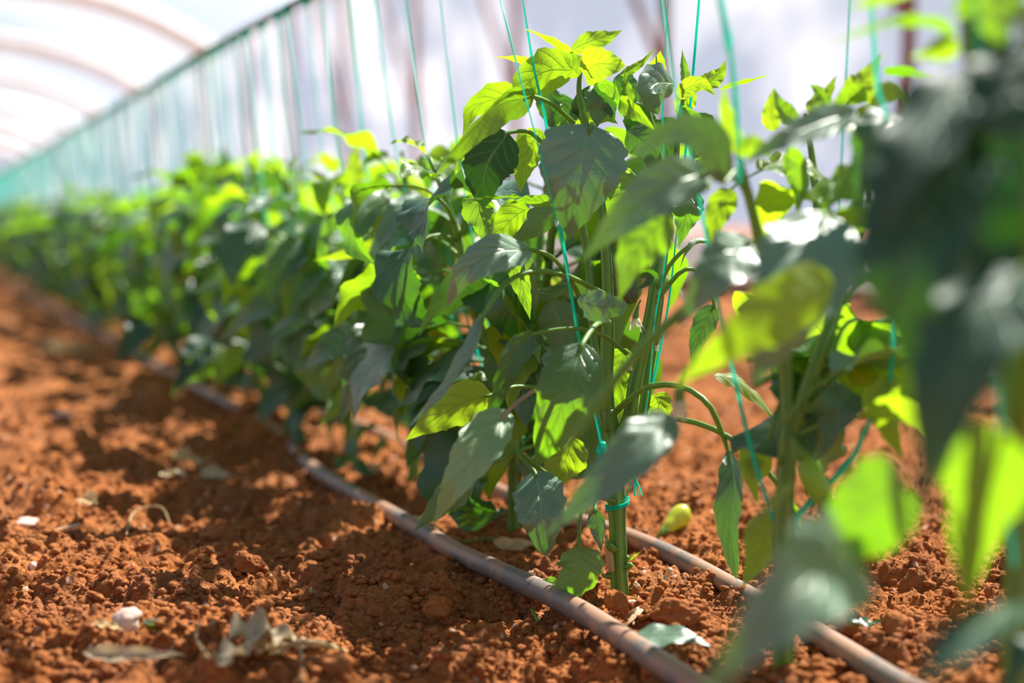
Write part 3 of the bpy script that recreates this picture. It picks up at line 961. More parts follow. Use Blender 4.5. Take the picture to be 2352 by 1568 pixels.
L([(1546, 955, .86), (1475, 1020, .84), (1370, 1120, .83), (1246, 1236, .84)], 62, 14, 'grey', fold=0.12, wave=0.09)
P = catmull([at(1790, 590, .88), at(1660, 650, .84), at(1540, 740, .83), (at(1430, 850, .83)), at(1330, 990, .83), at(1290, 1040, .83)], 20) - B2
g = tube_geo(P, [2.6e-3, 3.4e-3, 3.2e-3, 3.0e-3, 1.5e-3], 10, 0.1, 4)
link('petiole', mesh_from('petiole', g[0], g[1], M['petiole'], g[2]), p2.o)
L([(1692, 352, .86), (1676, 300, .86), (1665, 250, .86), (1660, 188, .86)], 28, 150, 'young', fold=0.25)
L([(1690, 350, .85), (1720, 335, .84), (1750, 345, .83), (1778, 362, .83)], 28, 160, 'young')
L([(1968, 258, .84), (1890, 280, .82), (1800, 320, .80), (1700, 380, .80)], 40, 10, 'grey', fold=0.15)
L([(2080, 270, .84), (2030, 300, .82), (1990, 370, .82), (1965, 460, .82)], 70, 35, 'old', fold=0.1)
L([(1780, 300, 1.0), (1770, 270, 1.0), (1772, 235, 1.0), (1778, 200, 1.0)], 24, 170, 'young')
L([(1830, 280, 1.0), (1805, 262, .99), (1790, 240, .98), (1778, 202, .98)], 26, 20)
L([(1860, 260, 1.0), (1875, 235, 1.0), (1900, 210, 1.0), (1922, 172, 1.0)], 26, 150, 'young')
L([(1900, 250, .98), (1890, 225, .98), (1875, 205, .98), (1860, 195, .98)], 18, 20)
L([(1950, 240, .96), (1970, 200, .96), (1995, 170, .96), (2026, 122, .96)], 38, 165, 'young')
L([(1990, 230, .96), (1960, 215, .95), (1930, 235, .95), (1900, 258, .95)], 26, 165, 'young')
L([(2030, 165, .94), (2070, 160, .93), (2110, 168, .93), (2150, 176, .93)], 18, 40)
L([(1990, 235, .93), (2030, 210, .92), (2070, 215, .92), (2085, 260, .92)], 30, 150, 'young')
L([(1690, 440, .95), (1660, 470, .95), (1640, 520, .95), (1640, 590, .95)], 36, 170, 'young')
L([(1800, 360, .95), (1830, 380, .94), (1840, 430, .94), (1830, 500, .94)], 40, 25)
L([(1960, 420, .9), (1930, 440, .88), (1900, 470, .88), (1880, 520, .88)], 24, 30)
L([(1870, 640, 1.0), (1840, 690, 1.0), (1830, 760, 1.0), (1835, 850, 1.0)], 44, 172, 'young')
L([(1960, 900, .9), (1930, 930, .88), (1910, 980, .88), (1890, 1050, .88)], 52, 10, 'old')
L([(1975, 1280, .64), (1900, 1300, .60), (1790, 1400, .57), (1600, 1610, .57)], 130, 8, 'grey', roll1=-4, fold=0.12, pet=[(1900, 1150, .80), (1960, 1220, .70)], pr=3)
L([(2085, 1115, .63), (2010, 1160, .655), (1930, 1240, .69), (1850, 1370, .74)], 108, 188, 'leaf', fold=0.1)
L([(1830, 1105, .80), (1790, 1140, .78), (1740, 1200, .77), (1690, 1280, .77)], 15, 160, 'leaf', fold=0.6)
L([(1750, 1100, 1.0), (1735, 1040, 1.0), (1725, 1080, 1.0), (1740, 1160, 1.0)], 40, 172, 'young')
L([(1775, 1180, .96), (1760, 1230, .95), (1740, 1280, .95), (1705, 1350, .95)], 54, 172, 'young')
L([(1800, 1150, .95), (1815, 1180, .94), (1825, 1205, .94), (1842, 1235, .94)], 22, 30)
L([(2050, 860, .9), (2030, 920, .9), (2045, 990, .9), (2075, 1060, .9)], 40, 172, 'young')
p2.flower(1560, 912, .90, 0.017, True, 0.42, 'drooping white flower')
# little green pepper hanging on the plant
P = catmull([at(1838, 1040, .90), at(1860, 1085, .90), at(1882, 1130, .90), at(1902, 1180, .90)], 16)
M['green_pepper'] = simple('green_pepper', C(0.22, 0.44, 0.05), 0.25, 0.15, 25, 0.0, 0.5, (0.25, C(0.5, 0.8, 0.1)))
g = fruit_geo(P - B2, [0.002, 0.0055, 0.0075, 0.008, 0.0075, 0.005, 0.001])
fr = tag(link('pepper', mesh_from('pepper', g[0], g[1], M['green_pepper'], g[2]), p2.o), 'small pale green pepper')
P = catmull([at(1820, 1000, .91), at(1828, 1020, .90), at(1842, 1050, .90)], 8)
g = tube_geo(P - B2, [0.0018, 0.002, 0.0055], 8)
link('pepper_stalk', mesh_from('pepper_stalk', g[0], g[1], M['petiole'], g[2]), fr)


def keep_p2(p):
    x, y, d = proj(p)
    return d > 0.85 and 1720 < x < 2120 and 240 < y < 1080


p2.fill(15, 0.36, 130, keep_p2, 0.09)

# ------------------------------------------------------------------ the nearest plant, at the right edge
B1 = sn(0.535, 0.535)
p1 = Plant(B1, 'nearest pepper plant at the right edge, large dark blurred leaves')
d1 = 0.71
p1.stems([
    ([proj(B1 - np.array([0, 0, .012])), (2340, 1600, d1), (2335, 1300, d1), (2330, 1050, d1)], [7, 6.4, 6, 5.6]),
    ([(2330, 1060, d1), (2310, 750, d1), (2270, 400, d1 - .02), (2225, 100, d1 - .03), (2210, -120, d1 - .04)], [5, 4.6, 4, 3.4, 2]),
    ([(2330, 1060, d1), (2370, 700, d1 - .1), (2385, 300, d1 - .13), (2350, 0, d1 - .14)], [5, 4.6, 4, 3]),
])
L = p1.leaf
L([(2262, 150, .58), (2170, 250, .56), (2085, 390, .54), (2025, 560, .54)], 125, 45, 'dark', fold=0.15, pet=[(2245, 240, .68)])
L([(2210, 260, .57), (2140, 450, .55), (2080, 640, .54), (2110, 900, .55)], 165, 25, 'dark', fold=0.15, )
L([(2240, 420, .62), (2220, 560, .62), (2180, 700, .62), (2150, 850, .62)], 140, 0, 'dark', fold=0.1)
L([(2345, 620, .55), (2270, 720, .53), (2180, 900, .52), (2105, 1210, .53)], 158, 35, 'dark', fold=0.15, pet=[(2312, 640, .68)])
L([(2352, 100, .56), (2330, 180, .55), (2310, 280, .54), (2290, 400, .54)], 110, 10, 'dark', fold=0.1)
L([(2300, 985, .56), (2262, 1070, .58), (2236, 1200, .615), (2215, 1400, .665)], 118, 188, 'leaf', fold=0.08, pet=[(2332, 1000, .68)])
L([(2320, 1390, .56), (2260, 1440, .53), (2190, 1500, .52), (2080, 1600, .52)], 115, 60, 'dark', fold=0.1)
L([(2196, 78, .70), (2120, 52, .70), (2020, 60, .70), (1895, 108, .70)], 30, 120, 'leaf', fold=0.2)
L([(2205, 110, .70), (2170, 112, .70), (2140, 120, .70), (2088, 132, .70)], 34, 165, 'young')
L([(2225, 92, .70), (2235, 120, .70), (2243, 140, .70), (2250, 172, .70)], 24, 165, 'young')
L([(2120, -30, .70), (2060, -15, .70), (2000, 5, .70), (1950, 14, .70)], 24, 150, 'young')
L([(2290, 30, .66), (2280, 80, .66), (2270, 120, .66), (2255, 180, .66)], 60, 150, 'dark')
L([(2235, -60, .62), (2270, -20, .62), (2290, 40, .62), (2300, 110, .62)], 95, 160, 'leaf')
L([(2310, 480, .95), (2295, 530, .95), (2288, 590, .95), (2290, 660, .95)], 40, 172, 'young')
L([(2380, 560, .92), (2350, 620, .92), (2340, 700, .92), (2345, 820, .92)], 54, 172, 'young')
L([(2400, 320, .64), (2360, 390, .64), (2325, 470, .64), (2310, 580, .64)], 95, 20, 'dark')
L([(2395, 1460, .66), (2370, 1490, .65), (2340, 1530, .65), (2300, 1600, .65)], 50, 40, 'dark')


def keep_p1(p):
    x, y, d = proj(p)
    return d > 0.62 and x > 2200


p1.fill(25, 0.42, 8, keep_p1, 0.07)

# ------------------------------------------------------------------ the row behind: first plants leaf by leaf, then whole copies
S_NEXT = [1.233, 1.53, 1.79, 2.05, 2.30, 2.56, 2.83, 3.10, 3.36, 3.62, 3.90]
ordinal = ['first', 'second', 'third', 'fourth', 'fifth', 'sixth', 'seventh', 'eighth', 'ninth', 'tenth', 'eleventh']
HGT = [0.395, 0.38, 0.375, 0.39, 0.40, 0.44, 0.37, 0.36, 0.38, 0.36, 0.37]
back = []
for i, s in enumerate(S_NEXT):
    b = sn(s, ROW_N)
    b[2] = float(soil_height(b[0], b[1])) * 0.5
    lab = '%s pepper plant up the row behind the tall sharp one' % ordinal[i]
    keep = None
    if i == 0:
        keep = lambda p: (proj(p)[1] > 330 and proj(p)[2] > 1.2 and p[2] > 0.05)
    elif i < 3:
        keep = lambda p: proj(p)[2] > 1.22 and p[2] > 0.04
    else:
        keep = lambda p: p[2] > 0.03
    back.append(make_plant(b, 101 + i, HGT[i], lab, nleaf=(78 if i < 5 else 66), spread=0.12, keep=keep))


class Proxy(Plant):
    def __init__(self, o):
        self.o = o
        self.base = np.array(o.location)
        self.k = int(abs(self.base[0]) * 1e5) % 977


q3, q4, q5, q6 = Proxy(back[0]), Proxy(back[1]), Proxy(back[2]), Proxy(back[3])
# leaves of the following plants that stand out in front of their foliage
q4.leaf([(965, 445, 1.40), (925, 480, 1.38), (885, 530, 1.37), (838, 600, 1.37)], 34, 35, 'grey', fold=0.3)
q4.leaf([(985, 400, 1.40), (1000, 390, 1.40), (985, 410, 1.40), (985, 440, 1.40)], 30, 10)
q4.leaf([(880, 730, 1.40), (850, 790, 1.38), (820, 860, 1.37), (775, 985, 1.38)], 56, 5, 'grey', fold=0.15)
q4.leaf([(885, 735, 1.42), (920, 740, 1.40), (955, 760, 1.39), (990, 745, 1.39)], 36, 15, 'grey')
q4.leaf([(835, 770, 1.44), (790, 780, 1.42), (745, 805, 1.40), (695, 850, 1.40)], 44, 15, 'grey')
q4.leaf([(910, 600, 1.42), (870, 570, 1.41), (800, 585, 1.40), (720, 598, 1.40)], 26, 150, 'young')
q4.leaf([(1000, 640, 1.38), (960, 640, 1.36), (925, 665, 1.35), (890, 700, 1.35)], 26, 40, 'grey')
q5.leaf([(890, 505, 1.6), (840, 498, 1.58), (790, 505, 1.57), (730, 540, 1.57)], 24, 15)
q5.leaf([(800, 620, 1.6), (770, 640, 1.58), (735, 690, 1.57), (700, 750, 1.57)], 46, 10, 'grey')
q5.leaf([(790, 570, 1.6), (740, 590, 1.58), (710, 620, 1.57), (680, 660, 1.57)], 30, 165, 'young')
q5.leaf([(760, 680, 1.6), (715, 705, 1.58), (670, 730, 1.57), (610, 775, 1.57)], 26, 30, 'grey')
q5.leaf([(680, 705, 1.7), (620, 700, 1.68), (570, 725, 1.67), (520, 775, 1.67)], 32, 15, 'grey')
q6.leaf([(640, 560, 1.9), (580, 600, 1.88), (520, 640, 1.87), (430, 675, 1.87)], 32, 20, 'grey')
q6.leaf([(560, 420, 2.2), (510, 405, 2.18), (470, 430, 2.17), (430, 470, 2.17)], 34, 20)
q6.leaf([(820, 430, 1.75), (812, 400, 1.75), (815, 365, 1.75), (823, 325, 1.75)], 26, 165, 'young')
q6.leaf([(530, 410, 2.3), (520, 385, 2.3), (515, 360, 2.3), (513, 325, 2.3)], 18, 30)
q6.leaf([(520, 800, 1.9), (480, 830, 1.88), (430, 860, 1.87), (395, 910, 1.87)], 36, 170)
q6.leaf([(330, 740, 2.0), (315, 765, 1.98), (295, 795, 1.97), (262, 838, 1.97)], 34, 12, 'dark')
q6.leaf([(470, 770, 1.9), (455, 810, 1.88), (430, 850, 1.87), (398, 912, 1.87)], 36, 12, 'dark')
q6.leaf([(640, 690, 1.8), (600, 705, 1.78), (560, 730, 1.77), (500, 790, 1.77)], 26, 15, 'grey')
q6.leaf([(560, 790, 1.85), (540, 820, 1.83), (520, 850, 1.83), (490, 890, 1.83)], 28, 170, 'young')
q4.leaf([(905, 740, 1.42), (880, 790, 1.40), (850, 850, 1.39), (815, 950, 1.39)], 46, 170, 'old')
q4.leaf([(960, 560, 1.42), (985, 590, 1.40), (1000, 640, 1.40), (1005, 690, 1.40)], 34, 20, 'grey')
q4.leaf([(840, 900, 1.5), (800, 910, 1.49), (770, 940, 1.48), (725, 985, 1.48)], 26, 165)
q4.leaf([(1060, 1000, 1.40), (1030, 1030, 1.39), (1005, 1060, 1.39), (985, 1120, 1.39)], 40, 20, 'dark')
rsy = np.random.RandomState(31)
for q_, s_ in ((q3, S_NEXT[0]), (q4, S_NEXT[1]), (q5, S_NEXT[2]), (q6, S_NEXT[3])):
    for k_ in range(5):
        c_ = sn(s_, ROW_N) + np.array([rsy.uniform(-.06, .06), rsy.uniform(-.06, .04), rsy.uniform(.05, .13)])
        x_, y_, z_ = proj(c_)
        dx_ = rsy.uniform(-30, 30)
        q_.leaf([(x_, y_, z_), (x_ + dx_ * .4, y_ + 14, z_), (x_ + dx_ * .8, y_ + 32, z_ + .01), (x_ + dx_, y_ + 52, z_ + .02)], rsy.uniform(9, 15), 180, 'young' if k_ % 2 else 'grey')
# seedling shoots at the foot of the next plant
for a_, b_ in (((1100, 1192, 1.30), (1042, 1165, 1.28)), ((1105, 1198, 1.30), (1045, 1192, 1.28)), ((1120, 1190, 1.30), (1118, 1160, 1.30)), ((1095, 1205, 1.3), (1050, 1212, 1.28))):
    m1 = ((a_[0] + b_[0]) / 2, (a_[1] + b_[1]) / 2 - 8, (a_[2] + b_[2]) / 2)
    q3.leaf([a_, m1, b_], 11, 150, 'young')

# far plants: four kinds, each one mesh; the rest are copies
FARM = []
for kind in range(4):
    stems, spots = plan_plant(300 + kind, 0.375, 0.12, 64)
    rs = np.random.RandomState(kind)
    gl, gy, gst = [], [], []
    for P, r in stems:
        gst.append(tube_geo(P, r, 5))
    for p, az, tilt, sc, age in spots:
        Mx = np.array(Matrix.Rotation(az, 3, 'Z') @ Matrix.Rotation(-tilt, 3, 'Y')) * sc
        (V, Fq, uv), (Vp, Fp, up_) = POOL_LOW[rs.randint(0, len(POOL_LOW))]
        (gy if age == 1 else gl).append((V @ Mx.T + p, Fq, uv))
        gst.append((Vp @ Mx.T + p, Fp, up_))
    a, b, c = merge(gl), merge(gy), merge(gst)
    V, Fq, uv = merge([a, b, c])
    me = mesh_from('pepper_plant', V, Fq, [M['old'], M['leaf'], M['stem']], uv)
    mi = np.concatenate([np.zeros(len(a[1])), np.ones(len(b[1])), np.full(len(c[1]), 2)]).astype(np.int32)
    me.polygons.foreach_set('material_index', mi)
    FARM.append(me)
rs = np.random.RandomState(8)
s = 4.16
k = 0
FAR_S = []
while s < 11.5:
    FAR_S.append(s)
    b = sn(s, ROW_N + rs.uniform(-0.02, 0.02))
    if k < 4:
        src = link('pepper_plant', FARM[k], None, b)
    else:
        src = tops[k % 4].copy()
        COL.objects.link(src)
        src.location = tuple(b)
    if k == 0:
        tops = []
    if k < 4:
        tops.append(src)
    src.rotation_euler = (0, 0, rs.uniform(0, 6.28))
    sz = rs.uniform(0.93, 1.1)
    src.scale = (sz, sz, sz)
    tag(src, 'strongly blurred pepper plant in the far left stretch of the row', 'plant', 'far pepper plants of the row')
    s += rs.uniform(0.24, 0.29)
    k += 1

# ------------------------------------------------------------------ overhead wire and twine
ROD_N, ROD_H = 0.475, 0.590
Pr = np.array([sn(s_, ROD_N, ROD_H + 0.004 * math.sin(s_ * 3)) for s_ in np.linspace(-0.8, 14, 160)])
rodt = thing('support_wire', Pr[0], 'dark overhead wire carrying the turquoise twines above the row', 'wire')
g = tube_geo(Pr, 0.0048, 8)
link('wire', mesh_from('wire', g[0] - Pr[0], g[1], M['rod'], g[2]), rodt)


def twine_geo(P, w, seed=0):
    """flat ribbon of baler twine with a lazy twist"""
    P = np.asarray(P)
    T, A, B = frames(P)
    m = len(P)
    rs = np.random.RandomState(seed)
    tw = np.cumsum(rs.uniform(-0.5, 0.5, m)) * 0.5 + rs.uniform(0, 3)
    V, uv = [], []
    k = 6
    for i in range(m):
        ca, sa = math.cos(tw[i]), math.sin(tw[i])
        e1, e2 = A[i] * ca + B[i] * sa, -A[i] * sa + B[i] * ca
        for j in range(k):
            th = 2 * PI * j / k
            V.append(P[i] + e1 * (w / 2 * math.cos(th)) + e2 * (w / 5 * math.sin(th)))
            uv.append((i / m, j / k))
    Fq = [(i * k + j, i * k + (j + 1) % k, (i + 1) * k + (j + 1) % k, (i + 1) * k + j) for i in range(m - 1) for j in range(k)]
    return np.array(V), Fq, np.array(uv)


TW = 'turquoise twines of the row'


def twine(P, w, label, seed, tie=None, knot_up=True):
    """tie = [(centre, radius)...]: turns round the stem"""
    P = catmull(P, 40)
    th = thing('twine', P[0], label, 'twine', TW)
    g = twine_geo(P, w, seed)
    link('strand', mesh_from('strand', g[0] - P[0], g[1], M['twine'], g[2]), th)
    if knot_up:                                              # turns round the wire
        t = np.linspace(0, 2 * PI * 3, 40)
        c = P[0]
        Q = c + U[None, :] * (t[:, None] / 19 * 0.016 - 0.008) + NV[None, :] * np.cos(t)[:, None] * 0.0062 + np.array([0, 0, 1.0])[None, :] * np.sin(t)[:, None] * 0.0062
        g = twine_geo(Q, w * 1.3, seed + 1)
        link('knot', mesh_from('knot', g[0] - P[0], g[1], M['twine'], g[2]), th)
    for c, r in (tie or []):
        t = np.linspace(0, 2 * PI * 2.2, 40)
        Q = c + np.stack([np.cos(t) * r, np.sin(t) * r, 0.0012 * t - 0.004 + 0.003 * np.sin(t)], 1)
        g = twine_geo(Q, w, seed + 2)
        link('loop', mesh_from('loop', g[0] - P[0], g[1], M['twine'], g[2]), th)
    return th, P


def ray_to_rod(px0, py0, px1, py1):
    """the point of the wire that a strand seen from (px1,py1) up through (px0,py0) runs to"""
    best = None
    for s_ in np.linspace(-0.6, 6, 1400):
        q_ = sn(s_, ROD_N, ROD_H)
        x, y, d = proj(q_)
        if d < 0.3:
            continue
        xl = px1 + (px0 - px1) * (y - py1) / (py0 - py1)
        if best is None or abs(x - xl) < best[0]:
            best = (abs(x - xl), s_)
    return sn(best[1], ROD_N, ROD_H)


# strands of the sharp plant
th, P = twine([ray_to_rod(1150, 0, 1195, 180), at(1150, 0, 1.07), at(1195, 180, 1.05), at(1240, 350, 1.04), at(1290, 560, 1.06), at(1330, 790, 1.09), at(1376, 1000, 1.12), at(1378, 1028, 1.125)], 0.0028, 'left twine of the sharp plant, crossing its leftmost crown leaves', 1)
c = at(1404, 1036, D)
g_ = []
t = np.linspace(0, 2 * PI * 1.6, 36)
Q = c + np.stack([np.cos(t) * 0.0105, np.sin(t) * 0.0105, -0.0012 * t], 1)
g = twine_geo(Q, 0.0028, 5)
link('loop', mesh_from('loop', g[0] - P[0], g[1], M['twine'], g[2]), th)
kn, kf, _ = rock_geo(0.0042, 5, 2, 1.0, 0.25)
link('knot', mesh_from('knot', kn + at(1385, 1030, 1.122) - P[0], kf, M['twine']), th)
Q = catmull([at(1385, 1030, 1.12), at(1378, 1075, 1.12), at(1355, 1100, 1.11), at(1330, 1125, 1.11)], 14)
g = twine_geo(Q, 0.0022, 6)
link('tail', mesh_from('tail', g[0] - P[0], g[1], M['twine'], g[2]), th)
c = at(1418, 1152, D)
t = np.linspace(0, 2 * PI * 2, 44)
Q = c + np.stack([np.cos(t) * 0.0090, np.sin(t) * 0.0090, 0.003 * np.cos(t) - 0.0003 * t], 1)
th2, P2 = twine([ray_to_rod(1200, 0, 1255, 300), at(1200, 0, 1.10), at(1225, 150, 1.10), at(1257, 300, 1.09), at(1300, 600, 1.11), at(1340, 830, 1.13), at(1372, 960, 1.135), at(1385, 1035, 1.12)], 0.0026, 'second twine of the sharp plant, just right of its leftmost twine', 3)
th3, P3 = twine([ray_to_rod(1534, 0, 1522, 250), at(1534, 0, 1.12), at(1522, 250, 1.13), at(1530, 480, 1.12), at(1528, 600, 1.115), at(1505, 730, 1.11), at(1492, 880, 1.115), at(1478, 975, 1.12), at(1455, 1090, 1.12), at(1433, 1152, 1.125)], 0.0026, 'twine descending along the right branch of the sharp plant', 7)
g = twine_geo(Q, 0.0026, 9)
link('loop', mesh_from('loop', g[0] - P3[0], g[1], M['twine'], g[2]), th3)
for dx in (0, 6, -5):
    Q = catmull([at(1458, 1092, 1.12), at(1462 + dx, 1115, 1.118), at(1466 + dx * 1.5, 1138, 1.118)], 8)
    g = twine_geo(Q, 0.002, 10 + dx)
    link('tail', mesh_from('tail', g[0] - P3[0], g[1], M['twine'], g[2]), th3)
twine([ray_to_rod(1606, 0, 1590, 190), at(1606, 0, 1.13), at(1590, 190, 1.14), at(1578, 320, 1.14), at(1560, 480, 1.14), at(1535, 700, 1.13), at(1500, 880, 1.13)], 0.0022, 'thin twine rising from the right crown of the sharp plant', 11)
# strands of the plant in front
twine([ray_to_rod(1520, 0, 1555, 200), at(1520, 0, .90), at(1556, 230, .90), at(1600, 420, .92), at(1650, 700, .93), at(1690, 880, .93), at(1715, 990, .93), at(1745, 1100, .93), at(1790, 1230, .92)], 0.0034, 'blurred twine slanting from the grey leaf to the foot of the right plant', 13)
twine([ray_to_rod(1655, 0, 1690, 200), at(1655, 0, .80), at(1680, 140, .81), at(1695, 300, .84), at(1700, 420, .87)], 0.0052, 'wide blurred twine beside the upright young leaf, right of centre', 15)
twine([ray_to_rod(1952, 0, 1942, 190), at(1952, 0, .98), at(1943, 190, .98), at(1930, 420, .98), at(1918, 700, .98), at(1922, 880, .98)], 0.0024, 'thin twine against the pale wall above the right plant', 17)
twine([ray_to_rod(2010, 0, 2020, 140), at(2010, 130, .80), at(2030, 240, .82), at(2040, 330, .84), at(2045, 600, .86), at(2045, 870, .90), at(1990, 980, .91), at(1950, 1060, .92), at(1815, 1200, .92)], 0.0040, 'twine slanting over the red soil to the right plant', 19)
twine([ray_to_rod(2240, 0, 2270, 400), at(2238, 0, .62), at(2260, 300, .62), at(2275, 600, .63), at(2300, 1000, .66), at(2330, 1300, .69)], 0.0034, 'dark blurred twine among the leaves at the right edge', 21)

rs = np.random.RandomState(12)
for i, s in enumerate(S_NEXT):
    b = sn(s, ROW_N)
    nst = 3 if i < 4 else 4
    for j in range(nst):
        s0 = s + (j - (nst - 1) / 2) * (0.085 if nst == 3 else 0.065) + rs.uniform(-.02, .02)
        top = sn(s0 + 0.20, ROD_N, ROD_H - 0.004)
        foot = b + np.array([rs.uniform(-.006, .006), -0.007, 0.075 + 0.01 * j])
        midp = b * 0.5 + top * 0.5
        midp = np.array([midp[0], midp[1], 0.32]) + U * (j - (nst - 1) / 2) * 0.035 - NV * 0.02
        pos = ('right', 'middle', 'left')[j] if nst == 3 else ('rightmost', 'inner right', 'inner left', 'leftmost')[j]
        twine([top, midp, foot], rs.uniform(0.0028, 0.0036) + 0.0001 * i, '%s twine of the %s pepper plant behind the sharp one' % (pos, ordinal[i]), 40 + i * 4 + j, tie=[(b + np.array([0, 0, 0.08 + 0.01 * j]), 0.0078)])
# far strands: one kind built, the rest copies
proto = None
for i, s in enumerate(FAR_S):
    for j in range(4):
        if proto is None:
            P = catmull([(0, 0, 0), NV * 0.02 - U * 0.10 + np.array([0, 0, -0.26]), NV * 0.045 - U * 0.18 + np.array([0, 0, -0.50])], 12)
            g = twine_geo(P, 0.0046, 3)
            proto = link('twine', mesh_from('twine', g[0], g[1], M['twine'], g[2]))
            o = proto
        else:
            o = proto.copy()
            COL.objects.link(o)
        o.location = tuple(sn(s + 0.18 + (j - 1.5) * 0.066, ROD_N, ROD_H))
        o.rotation_euler = (rs.uniform(-.05, .05), rs.uniform(-.05, .05), rs.uniform(-.1, .1))
        tag(o, 'strongly blurred turquoise twine in the far left stretch of the row', 'twine', 'far turquoise twines')

# ------------------------------------------------------------------ greenhouse shell


def sheet(name, corners, mat, nu=2, nv=2):
    c = np.array(corners, float)
    V, Fq = [], []
    for i in range(nu + 1):
        for j in range(nv + 1):
            a, b = i / nu, j / nv
            V.append((c[0] * (1 - a) + c[1] * a) * (1 - b) + (c[3] * (1 - a) + c[2] * a) * b)
    for i in range(nu):
        for j in range(nv):
            k = i * (nv + 1) + j
            Fq.append((k, k + nv + 1, k + nv + 2, k + 1))
    return tag(link(name, mesh_from(name, V, Fq, mat)), kind='structure')


WN = 3.1
WALL_H = 2.15
S0, S1 = -6, 48
tag(sheet('wall_right', [sn(S0, WN, 0.22), sn(S1, WN, 0.22), sn(S1, WN, WALL_H), sn(S0, WN, WALL_H)], M['film']), 'milky plastic film side wall of the greenhouse', 'wall')
tag(sheet('wall_end', [sn(S1, -7, 0), sn(S1, WN, 0), sn(S1, WN, WALL_H + 1.4), sn(S1, -7, WALL_H + 1.4)], M['film_roof']), 'milky plastic film end wall', 'wall')
Vr, Fr = [], []
prof = [(WN, WALL_H), (2.5, 2.45), (1.8, 2.66), (0.9, 2.76), (-0.4, 2.74), (-2.0, 2.62), (-3.8, 2.42), (-5.4, 2.18), (-6.5, 1.9)]
for s_ in np.linspace(4.0, S1, 19):
    for n_, z_ in prof:
        Vr.append(sn(s_, n_, z_))
m = len(prof)
for i in range(18):
    for j in range(m - 1):
        Fr.append((i * m + j, i * m + j + 1, (i + 1) * m + j + 1, (i + 1) * m + j))
tag(link('ceiling', mesh_from('ceiling', Vr, Fr, M['film_roof'])), 'arched white plastic film roof', 'ceiling', kind='structure')


def bar(name, a, b, r, mat, k=8):
    g = tube_geo(np.array([a, a * 0.5 + b * 0.5, b]), r, k)
    o = link(name, mesh_from(name, g[0], g[1], mat, g[2]))
    return tag(o, kind='structure')


for i, s_ in enumerate(list(np.arange(2.21, 15, 1.66)) + list(np.arange(16.2, S1, 3.4))):
    bar('trim_post', sn(s_, WN - 0.06, -0.1), sn(s_, WN - 0.06, WALL_H), 0.024, M['rust'])
    if i < 6:
        bar('trim_brace', sn(s_ + 0.06, WN - 0.05, 1.0), sn(s_ + 0.95, WN - 0.05, WALL_H), 0.018, M['rust'])
for s_ in np.arange(6.0, S1, 4.8):
    P = np.array([sn(s_, n_ - (0.03 if n_ > 0 else -0.03), z_ - 0.04) for n_, z_ in prof])
    g = tube_geo(catmull(P, 30), 0.11, 8)
    tag(link('trim_arch', mesh_from('trim_arch', g[0], g[1], M['steel'], g[2])), kind='structure')
bar('trim_rail', sn(S0, WN - 0.04, WALL_H), sn(S1, WN - 0.04, WALL_H), 0.03, M['rust'])
V, Fq, uv = tube_geo(np.array([sn(S0, WN, 0.08), sn(10, WN, 0.08), sn(S1, WN, 0.08)]), 0.16, 4)
tag(link('trim_kerb', mesh_from('trim_kerb', V, Fq, M['board'], smooth=False)), 'low kerb under the film wall', 'kerb', kind='structure')

# ------------------------------------------------------------------ litter on the soil


def litter_leaf(px, py, lpx, ang, hw, mat, label, cat='dry leaf', lift=0.006, seed=0, name='dry_leaf', fold=0.5, wave=0.3, curl=0.0, **kw):
    c = rest(px, py)
    d = proj(c)[2]
    ln = lpx * d / F
    a = math.radians(ang)
    dr = np.array([math.cos(a), math.sin(a), 0])
    pts = []
    rs = np.random.RandomState(seed)
    for f in (-0.5, -0.17, 0.17, 0.5):
        p = c + dr * ln * f
        pts.append(np.array([p[0], p[1], float(soil_height(p[0], p[1])) * 0.4 + c[2] * 0.6 + lift + rs.uniform(0, 0.5) * lift]))
    V, Fq, uv = leaf_geo(pts, hw * d / F, (0, -0.6, 1), roll=rs.uniform(-25, 25), fold=fold, wave=wave, curl=curl, seed=seed, nt=16, ns=5, **kw)
    o = link(name, mesh_from(name, V - pts[0], Fq, M[mat], uv), None, pts[0])
    return tag(o, label, cat)


litter_leaf(250, 1460, 80, 0, 17, 'dry', 'curled yellow dry leaf just below the pinkish white stone', seed=1)
litter_leaf(358, 1458, 60, 70, 22, 'leaf', 'small fresh green leaf scrap beside the pinkish white stone', 'leaf', seed=2, name='leaf_scrap', fold=0.1, wave=0.1)
litter_leaf(310, 1545, 260, -12, 24, 'drygrey', 'long shrivelled dry leaf at the bottom edge', seed=3, lift=0.010)
litter_leaf(210, 1198, 75, -50, 26, 'dry', 'upright beige dry leaf on the left of the path', seed=4, lift=0.016)
litter_leaf(440, 1095, 90, 20, 24, 'dry', 'blurred bright dry leaf topping the litter heap on the path', seed=5, lift=0.016)
litter_leaf(400, 1120, 80, -30, 20, 'drygrey', 'grey crumpled leaf at the left of the blurred litter heap', seed=6, lift=0.010)
litter_leaf(500, 1118, 80, -10, 20, 'drygrey', 'grey folded leaf at the right of the blurred litter heap', seed=7, lift=0.010)
litter_leaf(610, 1525, 170, 25, 62, 'drygrey', 'big crumpled grey leaf of the litter at the bottom', seed=8, lift=0.012, wave=0.4)
litter_leaf(555, 1570, 150, 55, 44, 'drygrey', 'grey twisted leaf below the big crumpled leaf', seed=9, lift=0.014, wave=0.4)
litter_leaf(640, 1555, 130, 10, 26, 'dry', 'straw yellow shred under the big crumpled leaf', seed=10, lift=0.012, wave=0.4)
litter_leaf(130, 825, 90, 5, 30, 'dry', 'blurred bright dry leaf far up the path, leftmost of two', seed=11, lift=0.02)
litter_leaf(190, 838, 80, 10, 28, 'dry', 'blurred bright dry leaf far up the path, right of another', seed=12, lift=0.02)
